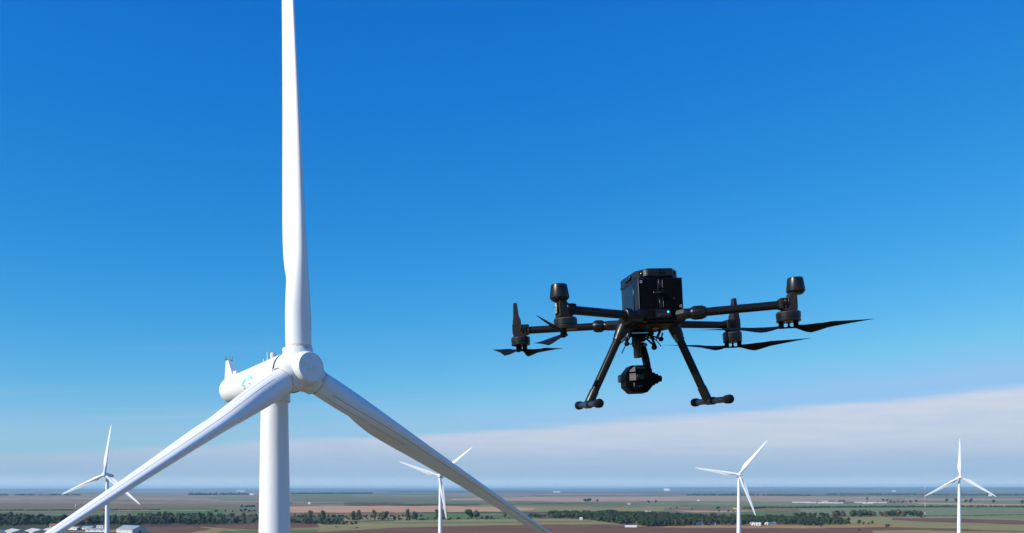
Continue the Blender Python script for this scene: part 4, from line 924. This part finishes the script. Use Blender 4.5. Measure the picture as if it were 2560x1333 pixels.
# landing legs
for s, top, foot, near, farp in ((-1, (-.091, .03, .026), (-.232, .02, -.2345), (-.2455, -.155, -.2440), (-.2245, .165, -.2245)), (1, (.089, .03, .026), (.197, .02, -.2365), (.1935, -.165, -.2470), (.2070, .165, -.2300))):
    top, foot, near, farp = map(Vector, (top, foot, near, farp)); d = (foot - top).normalized()
    lg = MB().tube([top, foot], .0138, 24).build('landing_leg', M['carbon'], dr)
    MB().lathe([(.022, 0), (.0215, .018), (.019, .040), (.0165, .048), (.0165, .056), (.0145, .058)], d, top - d * .002, 28).build('leg_socket', M['black2'], lg)
    MB().lathe([(.0158, 0), (.0158, .045), (.0148, .052)], d, foot - d * .052, 24).build('foot_sleeve', M['black2'], lg)
    ft = MB().tube([near, farp], .0105, 20).build('foot_bar', M['black2'], lg)
    b_ = (farp - near).normalized(); m = near.lerp(farp, .52)
    MB().tube([m - b_ * .03, m + b_ * .03], .0135, 20).build('foot_joint', M['black2'], ft)
    for q, dd in ((near, -b_), (farp, b_)):
        MB().lathe([(.0118, -.030), (.0143, -.024), (.0150, 0), (.0150, .006), (.0125, .0115), (.007, .014)], dd, q, 24).build('foot_cap', M['rubber'], ft)
    MB().box(top + d * .05 + Vector((.018 * -s, -.012, .004)), (.010, .006, .028), .002, rot=Matrix.Rotation(rad(-28 * s), 3, 'Y')).build('lock_tab', M['hot'], lg)
# gimbal hanger: damping plate, struts, cables
gh = MB().box((.006, .14, .014), (.085, .05, .0075), .0015).build('gimbal_plate', M['black'], dr)
for x in (-.036, .045): MB().box((x, .13, .021), (.008, .02, .02), .001).build('hanger', M['black'], gh)
for p, q, r in (((.032, .12, .024), (.0450, .10, -.032), .0050), ((.060, .08, .022), (.0470, .08, -.003), .0048), ((.028, .12, .012), (.056, .09, -.006), .0030), ((.02, .12, -.001), (.0400, .10, -.030), .0036), ((.022, .12, .002), (.043, .1, -.006), .0028)):
    MB().tube([p, q], r, 8).build('strut', M['black'], gh)
for c, r in (((-.0655, .08, -.010), .0080), ((-.0655, .08, -.0235), .0095), ((.0405, .10, -.036), .0105), ((.0560, .07, -.012), .0095)):
    MB().ball(c, r, 14, .9).build('damper_ball', M['rubber'], gh)
MB().lathe([(.006, 0), (.010, .003), (.010, .007), (.006, .010)], (0, 0, 1), (-.0655, .08, -.006), 16).build('damper_cup', M['brass'] if 0 else M['hot'], gh)
MB().tube([(.0575, .07, -.008), (.0635, .07, .010)], .0028, 8).build('pin', M['black'], gh)
MB().tube([(.050, .09, -.002), (.048, .1, -.012)], .0022, 8).build('pin', M['black'], gh)
for pts in ([(-.040, .10, .012), (-.052, .09, -.004), (-.072, .07, -.028), (-.095, .05, -.06)], [(-.036, .10, .010), (-.038, .10, -.012), (-.046, .09, -.024), (-.060, .08, -.022)], [(-.035, .1, -.02), (-.02, .12, -.034), (.0, .13, -.040), (.018, .14, -.032)], [(-.038, .1, .006), (-.028, .12, -.006), (-.008, .13, -.002), (.004, .13, .008)], [(.02, .12, .004), (.034, .11, .004), (.05, .10, -.012), (.062, .09, -.034)]):
    sm = []
    P = [Vector(p) for p in pts]
    for i in range(len(P) - 1):
        p0, p1, p2, p3 = P[max(0, i - 1)], P[i], P[i + 1], P[min(len(P) - 1, i + 2)]
        for k in range(6):
            u = k / 6; sm.append(.5 * ((2 * p1) + (p2 - p0) * u + (2 * p0 - 5 * p1 + 4 * p2 - p3) * u * u + (3 * p1 - p0 - 3 * p2 + p3) * u ** 3))
    sm.append(P[-1]); MB().tube(sm, .0018, 7).build('cable', M['rubber'], gh)
# gimbal camera
ym = MB().lathe([(.0165, .028), (.0185, .022), (.0185, -.004), (.0142, -.010), (.0142, -.044), (.012, -.046)], (0, 0, 1), (-.008, .14, -.020), 32).build('yaw_motor', M['black2'], dr)
MB().box((.004, .14, .002), (.034, .034, .022), .003).build('yaw_mount', M['black'], ym)
MB().lathe([(.0072, 0), (.0072, .003)], (0, -1, 0), (.014, .118, -.024), 16).build('cable_gland', M['metal'], ym)
g = MB()
P = [(.010, -.012), (.016, -.040), (.022, -.066), (.026, -.092), (.027, -.125)]; w = [.0095, .0115, .0115, .0115, .0125]
g.rings([[(x + a * ww, .145 + b_ * .011, z) for a, b_ in ((-1, -1), (1, -1), (1, 1), (-1, 1))] for (x, z), ww in zip(P, w)]); ga = g.build('gimbal_arm', M['black'], dr, smooth=False)
bv = ga.modifiers.new('bevel', 'BEVEL'); bv.width = .003; bv.segments = 2
MB().lathe([(.026, -.003), (.028, .004), (.0275, .012), (.0235, .0135), (.0235, .024), (.0185, .0245), (.0175, .037), (.0125, .038), (.0110, .0505), (.009, .0515)], (1, 0, 0), (.0245, .142, -.142), 32).build('tilt_motor', M['black'], ga, angle=30)
cbp = [(-.050, -.0975), (.012, -.0975), (.026, -.112), (.026, -.171), (.0055, -.193), (-.050, -.193), (-.0735, -.1700), (-.0735, -.1400), (-.0695, -.1195)]
g = MB(); g.prism(cbp, .090, .150); cb = g.build('gimbal_camera', M['black'], dr, smooth=False); bv = cb.modifiers.new('bevel', 'BEVEL'); bv.width = .003; bv.segments = 2; bv.limit_method = 'ANGLE'; bv.angle_limit = rad(20)
g = MB(); g.add([(-.067, .094, -.1215), (-.0395, .0825, -.1015), (-.0395, .0825, -.1215), (-.0530, .0825, -.1225), (-.0690, .100, -.1225)], [(0, 1, 2, 3, 4)]); 
g = MB(); g.rings([[(-.0665, .094, -.1265), (-.0385, .080, -.1265), (-.0385, .086, -.1265), (-.062, .1, -.1265)], [(-.0665, .094, -.1505), (-.0385, .080, -.1505), (-.0385, .086, -.1505), (-.062, .1, -.1505)]]); g.build('side_plate', M['hot'], cb, smooth=False)
g = MB(); g.add([(-.064, .094, -.1205), (-.0405, .0800, -.1010), (-.0395, .0800, -.1205), (-.0385, .086, -.1205), (-.0385, .086, -.101), (-.060, .1, -.1205)], [(0, 1, 2), (1, 4, 3, 2), (0, 2, 3, 5), (0, 5, 4, 1), (3, 4, 5)]); g.build('corner_plate', M['hot'], cb, smooth=False)
MB().box((-.074, .12, -.1395), (.026, .04, .0265), .004, seg=2).build('side_motor', M['batt'], cb)
for i in range(9): MB().box((-.033 + i * .0038, .0845, -.107 + (i % 2) * .0), (.0012, .002, .0065)).build('cooling_fin', M['metal'], cb)
for i in range(5): MB().box((-.034 + i * .0038, .0845, -.172), (.0010, .002, .006)).build('cooling_fin', M['metal'], cb)
MB().box((-.0215, .0835, -.1395), (.026, .005, .019), .0015).build('rear_cover', M['black2'], cb)
MB().box((-.045, .0835, -.166), (.0035, .003, .014), .001).build('rear_rib', M['hot'], cb)
MB().lathe([(.030, 0), (.030, .03), (.025, .034), (.024, .030)], (0, 1, 0), (-.022, .149, -.145), 28).build('lens_barrel', M['black'], cb)
MB().lathe([(.0235, .0), (.012, .003), (.0005, .004)], (0, 1, 0), (-.022, .177, -.145), 28).build('front_glass', M['gloss'], cb)

# ------------------------------------------------------------------ the air: faint even haze over the plain
HZ = 3.0e-5
hz = bpy.data.materials.new('haze_air'); hz.use_nodes = True; t = hz.node_tree; t.nodes.clear()
o_ = t.nodes.new('ShaderNodeOutputMaterial'); v = t.nodes.new('ShaderNodeVolumePrincipled'); v.inputs['Color'].default_value = (.38, .70, .98, 1); v.inputs['Density'].default_value = HZ; v.inputs['Anisotropy'].default_value = .1
t.links.new(v.outputs[0], o_.inputs['Volume'])
g = MB(); g.box((0, 0, 78.0), (126000, 126000, 158.0)); tag(g.build('haze', hz, smooth=False), 'thin blue air over the plain', kind='stuff')
scene.world.cycles.sampling_method = 'AUTOMATIC'
